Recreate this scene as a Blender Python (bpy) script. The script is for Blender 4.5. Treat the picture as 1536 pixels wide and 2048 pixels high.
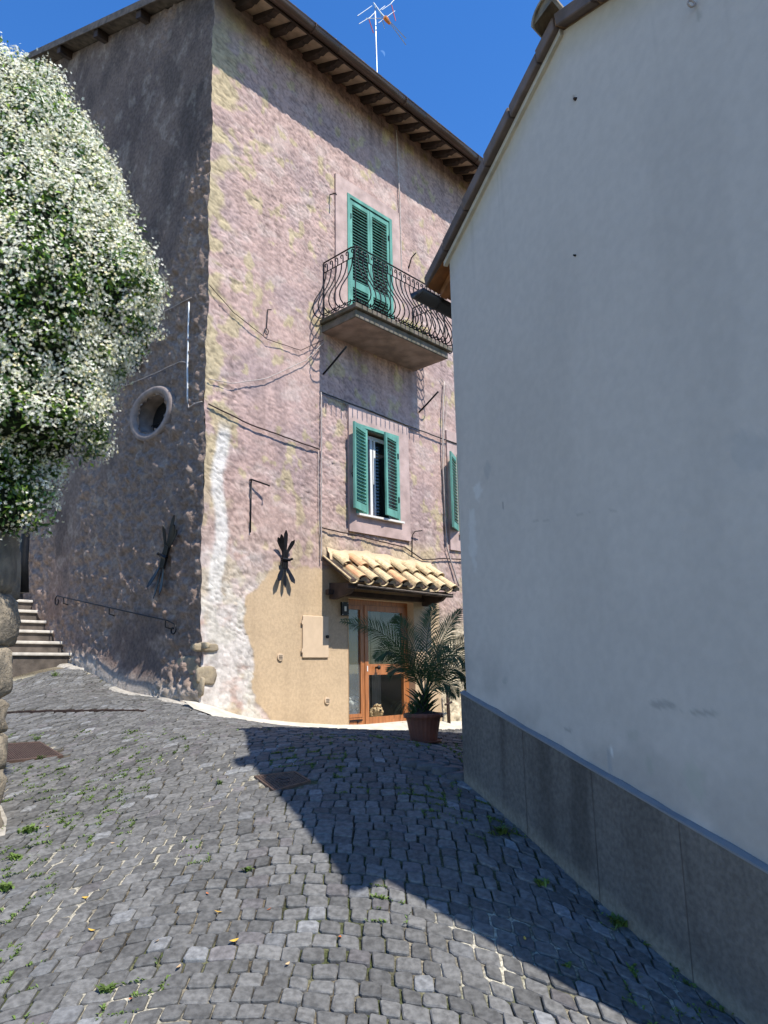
import bpy, math, random
import numpy as np
from math import sin, cos, tan, pi, radians, atan, sqrt, hypot
from mathutils import Vector, Matrix

for o in list(bpy.data.objects):
    bpy.data.objects.remove(o)
S = bpy.context.scene
COL = S.collection
random.seed(7)
R = np.random.RandomState(11)

# ------------------------------------------------------------------ camera, sky, sun, exposure
FPX = 1479.0                                  # focal length in photograph pixels (1536 x 2048)
PITCH = atan((1342 - 1024) / FPX)
ROLL = radians(1.0)
Z0 = 2.0                                      # height of the lens above the datum
cam = bpy.data.cameras.new('camera')
cam.sensor_fit = 'VERTICAL'
cam.sensor_height = 36.0
cam.lens = FPX / 2048 * 36.0
cam.clip_start = 0.05
cam.clip_end = 9000
co = bpy.data.objects.new('camera', cam)
COL.objects.link(co)
S.camera = co
right = Vector((cos(ROLL), sin(ROLL) * sin(PITCH), -sin(ROLL) * cos(PITCH)))
up = Vector((sin(ROLL), -cos(ROLL) * sin(PITCH), cos(ROLL) * cos(PITCH)))
back = right.cross(up)
M = Matrix((right, up, back)).transposed().to_4x4()
M.translation = (0, 0, Z0)
co.matrix_world = M

AZ_F = radians(43.3)                          # direction of the sunny facade
SUN_AZ = AZ_F + pi / 2                        # clockwise from +Y
SUN_EL = radians(57.2)
world = bpy.data.worlds.new('World')
S.world = world
world.use_nodes = True
wn_ = world.node_tree
for n in list(wn_.nodes):
    wn_.nodes.remove(n)
wo = wn_.nodes.new('ShaderNodeOutputWorld')
bg = wn_.nodes.new('ShaderNodeBackground')
sky = wn_.nodes.new('ShaderNodeTexSky')
sky.sky_type = 'NISHITA'
sky.sun_disc = False
sky.sun_elevation = SUN_EL
sky.sun_rotation = SUN_AZ
sky.altitude = 300
sky.air_density = 1.0
sky.dust_density = 0.0
sky.ozone_density = 3.0
hsv = wn_.nodes.new('ShaderNodeHueSaturation')
hsv.inputs['Saturation'].default_value = 1.29
hsv.inputs['Hue'].default_value = 0.508
hsv.inputs['Value'].default_value = 1.5
bg.inputs['Strength'].default_value = 0.112
wn_.links.new(sky.outputs[0], hsv.inputs['Color'])
wn_.links.new(hsv.outputs[0], bg.inputs[0])
wn_.links.new(bg.outputs[0], wo.inputs[0])
sun = bpy.data.lights.new('sun', 'SUN')
sun.energy = 5.0
sun.angle = radians(0.5)
sun.color = (1.0, 0.955, 0.88)
so = bpy.data.objects.new('sun', sun)
COL.objects.link(so)
SD = Vector((sin(SUN_AZ) * cos(SUN_EL), cos(SUN_AZ) * cos(SUN_EL), sin(SUN_EL)))
so.rotation_euler = SD.to_track_quat('Z', 'Y').to_euler()
so.location = SD * 40
S.view_settings.view_transform = 'Standard'
S.view_settings.look = 'None'
S.view_settings.gamma = 1
S.view_settings.use_curve_mapping = False
S.view_settings.exposure = 0.62
try:
    S.cycles.max_bounces = 8
    S.cycles.transparent_max_bounces = 12
except Exception:
    pass


# ------------------------------------------------------------------ photograph geometry (pixels -> directions)
def ray(x, y):
    u = x - 768; v = 1024 - y
    U = u * cos(ROLL) + v * sin(ROLL); V = -u * sin(ROLL) + v * cos(ROLL)
    return np.array([U, FPX * cos(PITCH) - V * sin(PITCH), FPX * sin(PITCH) + V * cos(PITCH)])


def at(x, y, F):
    d = ray(x, y)
    p = d * (F / d[1])
    return np.array([p[0], p[1], p[2] + Z0])


C = at(398, 1415, 10.276)                      # foot of the corner of the pink house
fd = np.array([sin(AZ_F), cos(AZ_F), 0.]); fn = np.array([cos(AZ_F), -sin(AZ_F), 0.])
AZ_L = radians(-49.4)
ld = np.array([sin(AZ_L), cos(AZ_L), 0.]); ln = np.array([-cos(AZ_L), sin(AZ_L), 0.])
AZ_W = radians(-23.2)
wd = np.array([sin(AZ_W), cos(AZ_W), 0.]); wn = np.array([-cos(AZ_W), sin(AZ_W), 0.])
WA = at(940, 1567, 6.3)


def lean(z):
    return -0.0158 * (z + 0.44)


def cwob(z):                                    # the worn arris of the corner
    return .016 * np.sin(z * 2.3 + 1) + .010 * np.sin(z * 6.1) + .007 * np.sin(z * 13.7 + 2) + .004 * np.sin(z * 31.)


def H(s, n, z):                                # along the sunny facade, out of it, height
    return np.stack(np.broadcast_arrays(C[0] + fd[0] * s + fn[0] * n, C[1] + fd[1] * s + fn[1] * n, z + Z0 + 0. * s), -1)


def Lw(t, n, z):                               # along the shaded side wall, away from the corner
    k = lean(np.asarray(z, float)) * np.clip(1 - np.asarray(t, float) / 8, 0, 1) + cwob(np.asarray(z, float)) * np.clip(1 - np.asarray(t, float) / .3, 0, 1)
    return np.stack(np.broadcast_arrays(C[0] + ld[0] * t + ln[0] * n + fd[0] * k, C[1] + ld[1] * t + ln[1] * n + fd[1] * k, z + Z0 + 0. * t), -1)


def W(u, n, z):                                # along the gable wall of the white building
    return np.stack(np.broadcast_arrays(WA[0] + wd[0] * u + wn[0] * n, WA[1] + wd[1] * u + wn[1] * n, z + Z0 + 0. * u), -1)


# ------------------------------------------------------------------ terrain
CP = []
for x, y, F in [(-300, 2048, 3.7), (0, 2048, 3.75), (400, 2048, 3.8), (768, 2048, 3.85), (1100, 2048, 3.87), (1500, 2048, 3.9),
                (940, 1567, 6.3), (0, 1700, 5.35), (400, 1700, 5.35), (768, 1700, 5.3), (0, 1560, 6.8), (400, 1560, 6.6),
                (768, 1560, 6.4), (100, 1490, 8.0), (400, 1490, 7.6), (600, 1484, 7.6), (768, 1482, 7.5), (860, 1487, 8.3),
                (600, 1461, 8.6), (768, 1466, 8.8), (900, 1468, 9.2), (150, 1425, 9.4), (20, 1425, 9.5), (30, 1338, 12.3), (-80, 1400, 11.)]:
    CP.append(at(x, y, F) - np.array([0, 0, Z0]))
for s, z in [(0, -.437), (.67, -.64), (1.3, -.745), (2.8, -.90), (4.2, -.93), (5.9, -.98), (8, -1.0)]:
    CP.append(H(s, 0., z) - np.array([0, 0, Z0]))
for t, z in [(.567, -.346), (1.889, -.2), (2.66, .04), (3.5, .2), (5.0, .3)]:
    CP.append(Lw(t, 0., z) - np.array([0, 0, Z0]))
CP += [np.array([-2., 1.0, -1.9]), np.array([2., 1.0, -1.95]), np.array([0., -1., -2.0]), np.array([3.5, 4., -1.8]), np.array([3.5, 8., -1.1])]
CP = np.array(CP)
_n = len(CP)


def _tk(r2):
    return np.where(r2 > 0, r2 * np.log(r2 + 1e-12), 0)


_K = _tk(((CP[:, None, :2] - CP[None, :, :2]) ** 2).sum(-1)) + np.eye(_n) * .02
_P = np.c_[np.ones(_n), CP[:, :2]]
_w = np.linalg.solve(np.block([[_K, _P], [_P.T, np.zeros((3, 3))]]), np.r_[CP[:, 2], 0, 0, 0])


def gz(x, y):
    x = np.clip(np.asarray(x, float), -7, 4.5); y = np.clip(np.asarray(y, float), -1, 13.5)
    r2 = (x[..., None] - CP[:, 0]) ** 2 + (y[..., None] - CP[:, 1]) ** 2
    z = _tk(r2) @ _w[:_n] + _w[_n] + _w[_n + 1] * x + _w[_n + 2] * y
    return np.clip(z, -2.3, 1.2) + Z0


def gp(x, y):                                  # where the line of sight meets the ground
    d = ray(x, y); d = d / d[1]
    F = np.arange(2.5, 14, .01)
    P = d[None] * F[:, None]
    g = gz(P[:, 0], P[:, 1]) - Z0
    k = np.argmax(P[:, 2] <= g)
    return np.array([P[k, 0], P[k, 1], g[k] + Z0])


# ------------------------------------------------------------------ noise on arrays
def _h(i, j, s):
    v = np.sin(i * 127.1 + j * 311.7 + s * 74.7) * 43758.5453
    return v - np.floor(v)


def vn(x, y, s=0):
    xi = np.floor(x); yi = np.floor(y); a = x - xi; b = y - yi
    a = a * a * (3 - 2 * a); b = b * b * (3 - 2 * b)
    return (_h(xi, yi, s) * (1 - a) + _h(xi + 1, yi, s) * a) * (1 - b) + (_h(xi, yi + 1, s) * (1 - a) + _h(xi + 1, yi + 1, s) * a) * b


def fbm(x, y, s=0, o=4):
    v = 0; a = .5; t = 0
    for k in range(o):
        v = v + a * vn(x * 2 ** k + 3.1 * k, y * 2 ** k - 1.7 * k, s + k); t += a; a *= .5
    return v / t


def sst(a, b, x):
    t = np.clip((x - a) / (b - a), 0, 1)
    return t * t * (3 - 2 * t)


# ------------------------------------------------------------------ materials
MATS = {}


def mat(name, col, rough=.8, noise=.25, scale=8., bump=0., bscale=40., attr=None, metal=0., spec=.4, col2=None, rnd=0., detail=6, stretch=None, coat=0.):
    m = bpy.data.materials.new(name)
    m.use_nodes = True
    nt = m.node_tree; N = nt.nodes; Lk = nt.links
    b = N['Principled BSDF']
    b.inputs['Roughness'].default_value = rough
    b.inputs['Metallic'].default_value = metal
    b.inputs['Specular IOR Level'].default_value = spec
    b.inputs['Coat Weight'].default_value = coat
    tc = N.new('ShaderNodeTexCoord')
    src = tc.outputs['Object']
    if stretch:
        mp = N.new('ShaderNodeMapping'); mp.inputs['Scale'].default_value = stretch
        Lk.new(src, mp.inputs['Vector']); src = mp.outputs[0]
    nz = N.new('ShaderNodeTexNoise'); nz.inputs['Scale'].default_value = scale; nz.inputs['Detail'].default_value = detail
    Lk.new(src, nz.inputs['Vector'])
    mix = N.new('ShaderNodeMix'); mix.data_type = 'RGBA'; mix.blend_type = 'MIX'
    rp = N.new('ShaderNodeMapRange'); rp.inputs['From Min'].default_value = .35; rp.inputs['From Max'].default_value = .65
    Lk.new(nz.outputs['Fac'], rp.inputs['Value']); Lk.new(rp.outputs[0], mix.inputs['Factor'])
    c2 = col2 or tuple(max(0, c * (1 - noise)) for c in col[:3])
    c1 = col if col2 else tuple(min(1, c * (1 + noise * .6)) for c in col[:3])
    if attr:
        at_ = N.new('ShaderNodeAttribute'); at_.attribute_name = attr
        m1 = N.new('ShaderNodeMix'); m1.data_type = 'RGBA'; m1.blend_type = 'MULTIPLY'; m1.inputs['Factor'].default_value = 1
        mix.inputs['A'].default_value = (1 - noise, 1 - noise, 1 - noise, 1); mix.inputs['B'].default_value = (1 + noise, 1 + noise, 1 + noise, 1)
        Lk.new(at_.outputs['Color'], m1.inputs['A']); Lk.new(mix.outputs['Result'], m1.inputs['B'])
        out = m1.outputs['Result']
    else:
        mix.inputs['A'].default_value = (*c2, 1); mix.inputs['B'].default_value = (*c1, 1)
        out = mix.outputs['Result']
    if rnd:
        oi = N.new('ShaderNodeObjectInfo')
        mr = N.new('ShaderNodeMapRange'); mr.inputs['To Min'].default_value = 1 - rnd; mr.inputs['To Max'].default_value = 1 + rnd
        Lk.new(oi.outputs['Random'], mr.inputs['Value'])
        hs = N.new('ShaderNodeHueSaturation'); Lk.new(mr.outputs[0], hs.inputs['Value']); Lk.new(out, hs.inputs['Color'])
        out = hs.outputs[0]
    Lk.new(out, b.inputs['Base Color'])
    if bump:
        n2 = N.new('ShaderNodeTexNoise'); n2.inputs['Scale'].default_value = bscale; n2.inputs['Detail'].default_value = 8; n2.inputs['Roughness'].default_value = .65
        Lk.new(src, n2.inputs['Vector'])
        bp = N.new('ShaderNodeBump'); bp.inputs['Strength'].default_value = 1; bp.inputs['Distance'].default_value = bump
        Lk.new(n2.outputs['Fac'], bp.inputs['Height']); Lk.new(bp.outputs[0], b.inputs['Normal'])
    MATS[name] = m
    return m


def two(m, w=.35):                             # let thin leaves pass some light
    nt = m.node_tree; b = nt.nodes['Principled BSDF']; out = [n for n in nt.nodes if n.type == 'OUTPUT_MATERIAL'][0]
    t = nt.nodes.new('ShaderNodeBsdfTranslucent'); mx = nt.nodes.new('ShaderNodeMixShader'); mx.inputs[0].default_value = w
    src = b.inputs['Base Color'].links[0].from_socket
    nt.links.new(src, t.inputs['Color']); nt.links.new(b.outputs[0], mx.inputs[1]); nt.links.new(t.outputs[0], mx.inputs[2]); nt.links.new(mx.outputs[0], out.inputs['Surface'])
    return m


def glass(name, tint=(.9, .95, .95), milk=0., milkcol=(.4, .42, .42)):
    m = bpy.data.materials.new(name); m.use_nodes = True
    nt = m.node_tree; N = nt.nodes; Lk = nt.links
    for n in list(N): N.remove(n)
    o = N.new('ShaderNodeOutputMaterial'); t = N.new('ShaderNodeBsdfTransparent'); g = N.new('ShaderNodeBsdfGlossy'); f = N.new('ShaderNodeFresnel'); mx = N.new('ShaderNodeMixShader')
    t.inputs[0].default_value = (*tint, 1); g.inputs['Roughness'].default_value = .02
    N.remove(f)
    lw = N.new('ShaderNodeLayerWeight'); lw.inputs['Blend'].default_value = .5
    pw = N.new('ShaderNodeMath'); pw.operation = 'POWER'; pw.inputs[1].default_value = 4.5
    ml = N.new('ShaderNodeMath'); ml.operation = 'MULTIPLY_ADD'; ml.inputs[1].default_value = .85; ml.inputs[2].default_value = .06
    Lk.new(lw.outputs['Facing'], pw.inputs[0]); Lk.new(pw.outputs[0], ml.inputs[0]); f = ml
    Lk.new(f.outputs[0], mx.inputs[0]); Lk.new(mx.outputs[0], o.inputs[0]); Lk.new(g.outputs[0], mx.inputs[2])
    if milk:
        d = N.new('ShaderNodeBsdfDiffuse'); d.inputs[0].default_value = (*milkcol, 1); m2 = N.new('ShaderNodeMixShader'); m2.inputs[0].default_value = milk
        nz = N.new('ShaderNodeTexNoise'); nz.inputs['Scale'].default_value = 5; mr = N.new('ShaderNodeMapRange')
        mr.inputs['To Min'].default_value = milk * .6; mr.inputs['To Max'].default_value = milk * 1.25
        tc = N.new('ShaderNodeTexCoord'); Lk.new(tc.outputs['Object'], nz.inputs['Vector']); Lk.new(nz.outputs['Fac'], mr.inputs['Value']); Lk.new(mr.outputs[0], m2.inputs[0])
        Lk.new(t.outputs[0], m2.inputs[1]); Lk.new(d.outputs[0], m2.inputs[2]); Lk.new(m2.outputs[0], mx.inputs[1])
    else:
        Lk.new(t.outputs[0], mx.inputs[1])
    return m


mat('stucco', (1, 1, 1), .92, .08, 24, .0045, 60, attr='Col', spec=.15)
mat('side_stucco', (1, 1, 1), .92, .22, 18, .014, 40, attr='Col', spec=.15)
mat('smooth_pink', (.43, .32, .285), .9, .22, 4, .003, 60, spec=.2)
mat('white_paint', (1, 1, 1), .88, .035, 14, .0035, 22, attr='Col', spec=.2)
mat('plinth', (1, 1, 1), .85, .17, 34, .005, 45, attr='Col', spec=.25)
mat('basalt', (1, 1, 1), .72, .30, 30, .003, 70, attr='Col', spec=.35, rnd=.0)
mat('joint', (1, 1, 1), .95, .45, 60, .01, 90, attr='Col', spec=.1)
mat('concrete', (.50, .46, .38), .9, .2, 6, .004, 50)
mat('grey_concrete', (.22, .21, .19), .9, .3, 6, .004, 40)
mat('slab', (.17, .145, .12), .9, .35, 7, .004, 40, col2=(.09, .085, .06))
mat('underside', (.33, .25, .21), .9, .3, 4, .003, 30)
mat('rim', (.25, .20, .175), .92, .25, 8, .006, 50)
mat('wood', (.36, .135, .045), .42, .3, 3, .0008, 60, stretch=(14, 14, 1.2), spec=.45)
mat('dark_wood', (.05, .032, .024), .8, .4, 6, .004, 40, stretch=(1, 1, 1))
mat('grey_wood', (.13, .105, .085), .9, .4, 8, .004, 40)
mat('orange_wood', (.30, .13, .05), .7, .3, 6, .002, 40)
mat('soffit', (.50, .37, .26), .9, .25, 4, .003, 30, rnd=.12)
mat('tile', (.42, .27, .17), .9, .35, 10, .004, 50, rnd=.2, col2=(.26, .16, .10))
mat('tile_yellow', (.64, .50, .29), .92, .3, 22, .006, 50, col2=(.44, .33, .19), rnd=.16)
mat('tile_orange', (.55, .27, .14), .9, .2, 10, .003, 50, col2=(.58, .38, .20), rnd=.1)
mat('verge', (.16, .12, .105), .9, .35, 8, .004, 40, rnd=.15, col2=(.11, .085, .075))
mat('gutter', (.085, .055, .042), .38, .15, 3, .0, 10, metal=.3)
mat('dark_gutter', (.035, .033, .034), .4, .15, 3, metal=.3)
mat('green', (.12, .30, .235), .5, .26, 6, .0008, 60, spec=.3, stretch=(1, 1, .4), rnd=.08)
mat('iron', (.012, .012, .013), .45, .3, 20, .0008, 80, metal=.5)
mat('rust', (.055, .035, .028), .6, .4, 20, .001, 80, metal=.5)
mat('cover_iron', (.13, .085, .065), .6, .3, 20, .001, 60, metal=.4)
mat('cable', (.40, .34, .30), .7, .2, 20)
mat('dark_cable', (.05, .045, .04), .7, .2, 20)
mat('white_plastic', (.7, .7, .68), .4, .05, 4)
mat('marble', (.68, .65, .58), .5, .1, 6)
mat('beige', (.56, .415, .265), .9, .1, 7, .004, 60, spec=.15)
mat('beige_metal', (.57, .43, .29), .6, .06, 7, .0005, 60)
mat('black', (.01, .01, .01), .5, .2, 5)
mat('room', (.07, .06, .055), .9, .2, 2)
mat('curtain', (.5, .48, .43), .95, .15, 3, stretch=(8, 8, .4))
mat('dark_glass', (.012, .014, .016), .06, .1, 2, spec=.6)
mat('pot', (.20, .07, .043), .6, .3, 5, .0006, 60)
mat('soil', (.03, .022, .016), .95, .4, 30, .01, 40)
mat('stone', (.34, .28, .20), .92, .5, 7, .03, 22, col2=(.15, .13, .10), rnd=.15)
mat('quoin_stone', (.33, .27, .18), .92, .4, 7, .01, 30, col2=(.22, .18, .13))
mat('kerb_basalt', (.085, .085, .085), .7, .3, 20, .004, 50)
mat('old_mortar', (.36, .33, .28), .92, .3, 14, .006, 50)
mat('travertine', (.52, .48, .42), .85, .2, 8, .003, 40, rnd=.06)
mat('riser', (.10, .082, .068), .9, .35, 6, .006, 30)
two(mat('palm', (.045, .085, .025), .45, .3, 10, rnd=.25), .2)
two(mat('leaf', (.045, .115, .02), .35, .3, 5, attr='Col', noise=.15), .3) if False else None
two(mat('jleaf', (1, 1, 1), .34, .12, 9, attr='Col', spec=.5), .3)
two(mat('petal', (1, 1, 1), .6, .05, 9, attr='Col', spec=.2), .12)
two(mat('weed', (.14, .215, .045), .6, .35, 20, rnd=.25), .3)
mat('bushcore', (.012, .02, .006), .95, .5, 8, .03, 12)
mat('dryleaf', (.58, .36, .06), .6, .3, 30, rnd=.1)
mat('dryleaf_red', (.48, .14, .04), .6, .3, 30)
mat('dryleaf_tan', (.55, .38, .2), .6, .3, 30)
mat('dog_cream', (.62, .42, .24), .95, .35, 40, .012, 50, spec=.1)
mat('dog_white', (.75, .74, .70), .95, .15, 40, .012, 50, spec=.1)
mat('nose', (.01, .008, .008), .3, .1, 5)
mat('antenna_metal', (.42, .44, .43), .35, .05, 5, metal=.7)
mat('antenna_red', (.45, .06, .05), .5, .05, 5)
mat('antenna_orange', (.65, .22, .04), .5, .05, 5)
mat('yellow_flower', (.75, .62, .12), .6, .2, 20)
MATS['pane'] = glass('pane')
MATS['milky'] = glass('milky', milk=.30, milkcol=(.33, .37, .38))
_m = bpy.data.materials.new('moonlight'); _m.use_nodes = True
_nt = _m.node_tree
for n in list(_nt.nodes): _nt.nodes.remove(n)
_o = _nt.nodes.new('ShaderNodeOutputMaterial'); _e = _nt.nodes.new('ShaderNodeEmission'); _t = _nt.nodes.new('ShaderNodeBsdfTransparent'); _a = _nt.nodes.new('ShaderNodeAddShader')
_e.inputs[0].default_value = (.55, .8, 1, 1); _e.inputs[1].default_value = .11
_nt.links.new(_e.outputs[0], _a.inputs[0]); _nt.links.new(_t.outputs[0], _a.inputs[1]); _nt.links.new(_a.outputs[0], _o.inputs[0])
MATS['moonlight'] = _m


# ------------------------------------------------------------------ mesh building
def origin_of(p):
    v = np.zeros(3)
    while p is not None:
        v = v + np.array(p.location); p = p.parent
    return v


class MB:
    def __init__(self):
        self.v = []; self.f = []; self.n = 0; self.c = None

    def add(self, v, f):
        v = np.asarray(v, float).reshape(-1, 3)
        self.v.append(v)
        self.f += [tuple(int(i) + self.n for i in q) for q in f]
        self.n += len(v)
        return self

    def box(self, fr, a0, a1, n0, n1, z0, z1):
        P = [(a0, n0, z0), (a1, n0, z0), (a1, n1, z0), (a0, n1, z0), (a0, n0, z1), (a1, n0, z1), (a1, n1, z1), (a0, n1, z1)]
        v = [fr(*p) for p in P]
        return self.add(v, [(0, 3, 2, 1), (4, 5, 6, 7), (0, 1, 5, 4), (1, 2, 6, 5), (2, 3, 7, 6), (3, 0, 4, 7)])

    def hexa(self, P):                         # eight world points, bottom ring then top ring
        return self.add(P, [(0, 3, 2, 1), (4, 5, 6, 7), (0, 1, 5, 4), (1, 2, 6, 5), (2, 3, 7, 6), (3, 0, 4, 7)])

    def tube(self, pts, r, k=6, cap=True):
        pts = np.asarray(pts, float); m = len(pts)
        r = np.broadcast_to(np.asarray(r, float), (m,))
        T = np.gradient(pts, axis=0); T /= np.linalg.norm(T, axis=1)[:, None] + 1e-12
        ref = np.array([0, 0, 1.]) if abs(T[0, 2]) < .9 else np.array([1., 0, 0])
        u = np.cross(T[0], ref); u /= np.linalg.norm(u)
        V = []
        for i in range(m):
            u = u - T[i] * u.dot(T[i]); u /= np.linalg.norm(u) + 1e-12
            w = np.cross(T[i], u)
            for j in range(k):
                a = 2 * pi * j / k
                V.append(pts[i] + r[i] * (cos(a) * u + sin(a) * w))
        F = []
        for i in range(m - 1):
            for j in range(k):
                F.append((i * k + j, i * k + (j + 1) % k, (i + 1) * k + (j + 1) % k, (i + 1) * k + j))
        if cap:
            F.append(tuple(range(k - 1, -1, -1))); F.append(tuple((m - 1) * k + j for j in range(k)))
        return self.add(V, F)

    def bar(self, p, q, r, k=6):
        return self.tube([p, q], r, k)

    def quad(self, a, b, c, d):
        return self.add([a, b, c, d], [(0, 1, 2, 3)])

    def build(self, name, m, parent=None, smooth=False, kind=None, label=None, cat=None, group=None, col=None, base=None):
        me = bpy.data.meshes.new(name)
        V = np.concatenate(self.v)
        org = origin_of(parent)
        loc = np.zeros(3)
        if parent is None or base is not None:
            if base is None:
                base = np.array([(V[:, 0].min() + V[:, 0].max()) / 2, (V[:, 1].min() + V[:, 1].max()) / 2, V[:, 2].min()])
            loc = np.asarray(base) - org
        me.from_pydata((V - org - loc).tolist(), [], self.f)
        me.materials.append(MATS[m] if isinstance(m, str) else m)
        if smooth:
            me.polygons.foreach_set('use_smooth', [True] * len(me.polygons))
        if col is not None:
            a = me.color_attributes.new('Col', 'FLOAT_COLOR', 'POINT')
            a.data.foreach_set('color', np.c_[col, np.ones(len(V))].astype(np.float32).ravel())
        me.update()
        o = bpy.data.objects.new(name, me)
        COL.objects.link(o)
        o.location = loc
        if parent is not None:
            o.parent = parent
        if kind: o['kind'] = kind
        if label: o['label'] = label
        if cat: o['category'] = cat
        if group: o['group'] = group
        return o


def thing(name, label, cat, loc, group=None):
    o = bpy.data.objects.new(name, None)
    o.empty_display_size = .2
    COL.objects.link(o)
    o.location = tuple(float(v) for v in loc)
    o['label'] = label; o['category'] = cat
    if group: o['group'] = group
    return o


def gridmesh(name, P, m, parent, col=None, skip=None, flip=False, smooth=True, kind=None):
    """P: (a, b, 3) world points; skip: (a-1, b-1) cells left out"""
    a, b, _ = P.shape
    idx = np.arange(a * b).reshape(a, b)
    q = np.stack([idx[:-1, :-1], idx[1:, :-1], idx[1:, 1:], idx[:-1, 1:]], -1)
    if flip: q = q[..., ::-1]
    q = q.reshape(-1, 4)
    if skip is not None: q = q[~skip.reshape(-1)]
    me = bpy.data.meshes.new(name)
    org = origin_of(parent)
    V = (P.reshape(-1, 3) - org)
    me.vertices.add(len(V)); me.vertices.foreach_set('co', V.astype(np.float32).ravel())
    me.loops.add(q.size); me.loops.foreach_set('vertex_index', q.astype(np.int32).ravel())
    me.polygons.add(len(q)); me.polygons.foreach_set('loop_start', np.arange(0, q.size, 4, dtype=np.int32)); me.polygons.foreach_set('loop_total', np.full(len(q), 4, np.int32))
    me.update(calc_edges=True)
    me.polygons.foreach_set('use_smooth', np.full(len(q), smooth))
    if col is not None:
        c = me.color_attributes.new('Col', 'FLOAT_COLOR', 'POINT')
        c.data.foreach_set('color', np.c_[col.reshape(-1, 3), np.ones(len(V))].astype(np.float32).ravel())
    me.materials.append(MATS[m])
    o = bpy.data.objects.new(name, me); COL.objects.link(o)
    if parent is not None: o.parent = parent
    if kind: o['kind'] = kind
    return o


def axis(*segs):
    out = []
    for a, b, st in segs:
        out.append(np.linspace(a, b, max(2, int(round((b - a) / st)) + 1)))
    return np.unique(np.round(np.concatenate(out), 5))


# ================================================================== GROUND
xs = axis((-400, -8, 60), (-8, -3.6, .4), (-3.6, 3.4, .05), (3.4, 8, .4), (8, 400, 60))
ys = axis((-300, -2, 40), (-2, 3.2, .4), (3.2, 11.5, .05), (11.5, 15, .25), (15, 500, 60))
X, Y = np.meshgrid(xs, ys, indexing='ij')


def mortar(x, y):                              # pale pointing, by place
    m = fbm(x * 1.1, y * 1.1, 5, 3)
    m = sst(.54, .62, m) * .8
    m = np.maximum(m, sst(.9, .3, np.hypot((x + 2.3) / 1.0, (y - 8.3) / .8)) * .95)
    m = np.maximum(m, sst(.9, .4, np.hypot((x - .55) / .75, (y - 4.4) / .55)) * .95)
    m = np.maximum(m, sst(.9, .4, np.hypot((x + 1.25) / .6, (y - 3.95) / .25)) * .9)
    m = np.maximum(m, sst(.9, .4, np.hypot((x + .9) / .5, (y - 5.5) / .12)) * .9)
    m = np.where(x > .15 + (y - 5) * .1, m * sst(5.2, 4.6, y), m)
    return m * (.25 + .75 * sst(.40, .58, fbm(x * 7, y * 7, 15, 2)))


Mo = mortar(X, Y)
Zg = gz(X, Y) - .017 + .010 * Mo + .003 * (fbm(X * 14, Y * 14, 2, 2) - .5)
c_d = np.array([.045, .038, .028]); c_m = np.array([.42, .385, .30]); c_g = np.array([.05, .075, .015])
moss = sst(.5, .62, fbm(X * 2.3, Y * 2.3, 31, 3))
soft = sst(.4, .7, fbm(X * 9, Y * 9, 77, 2))
base = c_d + (np.array([.20, .17, .12]) - c_d) * (soft * .8)[..., None]
base = base + (c_g - base) * (moss * .5)[..., None]
cg = base + (c_m - base) * Mo[..., None]
gridmesh('street_bed', np.stack([X, Y, Zg], -1), 'joint', None, col=cg, flip=False, kind='structure')

# cobblestones in arched rows
cob_root = thing('cobblestone_paving', 'worn grey basalt cobblestone paving laid in curved rows down the sloping lane', 'paving', (0, 5, float(gz(0, 5))))
cob_root['kind'] = 'structure'
XC = -.55
RA = 2.7


def sag(x):
    d = np.abs(x - XC); lim = RA * sin(radians(38))
    s = np.where(d < lim, RA - np.sqrt(np.maximum(RA * RA - np.minimum(d, lim) ** 2, 0)), RA - RA * cos(radians(38)) + (d - lim) * tan(radians(38)))
    return s


def slope(x):
    d = np.clip(np.abs(x - XC), 0, RA * sin(radians(38)))
    return np.sqrt(1 - (d / RA) ** 2)


def quad_img(pts):
    return np.array([gp(*p) for p in pts])


grate_r = quad_img([(508, 1553), (590, 1543), (622, 1563), (548, 1583)])
grate_l = quad_img([(-22, 1490), (80, 1484), (127, 1512), (10, 1524)])
ch_a = gp(8, 1425); ch_b = gp(292, 1421)


def inside(q, x, y, g=.0):
    c = q.mean(0)
    ok = True
    for i in range(4):
        a = q[i]; b = q[(i + 1) % 4]
        e = b - a; n_ = np.array([e[1], -e[0]]); n_ = n_ / np.hypot(*n_[:2])
        if (c[0] - a[0]) * n_[0] + (c[1] - a[1]) * n_[1] > 0: n_ = -n_
        ok = ok and ((x - a[0]) * n_[0] + (y - a[1]) * n_[1] < g)
    return ok


def blocked(x, y):
    p = np.array([x, y]) - C[:2]
    s = p.dot(fd[:2]); n = p.dot(fn[:2]); t = p.dot(ld[:2]); n2 = p.dot(ln[:2])
    if s > -.05 and n < .42 + .12 * sin(3 * s) + (0.25 if s < .6 else 0): return True
    if t > -.3 and n2 < .10 + .03 * sin(5 * t) and s < .3: return True
    if s <= -.05 and n < 0.0 and n2 < 0.1: return True
    q = np.array([x, y]) - WA[:2]
    u = q.dot(wd[:2]); m = q.dot(wn[:2])
    if m < .0 and u < .05: return True
    # alley side of the white building
    e = np.array([sin(AZ_F), cos(AZ_F)])
    if u >= .05:
        cr = e[0] * q[1] - e[1] * q[0]
        if cr < 0: return True
    if y > 14.5 or x < -6: return True
    for g_ in (grate_r, grate_l):
        if inside(g_[:, :2], x, y, .05): return True
    if x > ch_a[0] - .3 and x < ch_b[0] and abs(y - (ch_a[1] + (ch_b[1] - ch_a[1]) * (x - ch_a[0]) / (ch_b[0] - ch_a[0]))) < .07: return True
    if t > 3.3 and n2 < 2.2 and t < 8: return True
    return False


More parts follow.
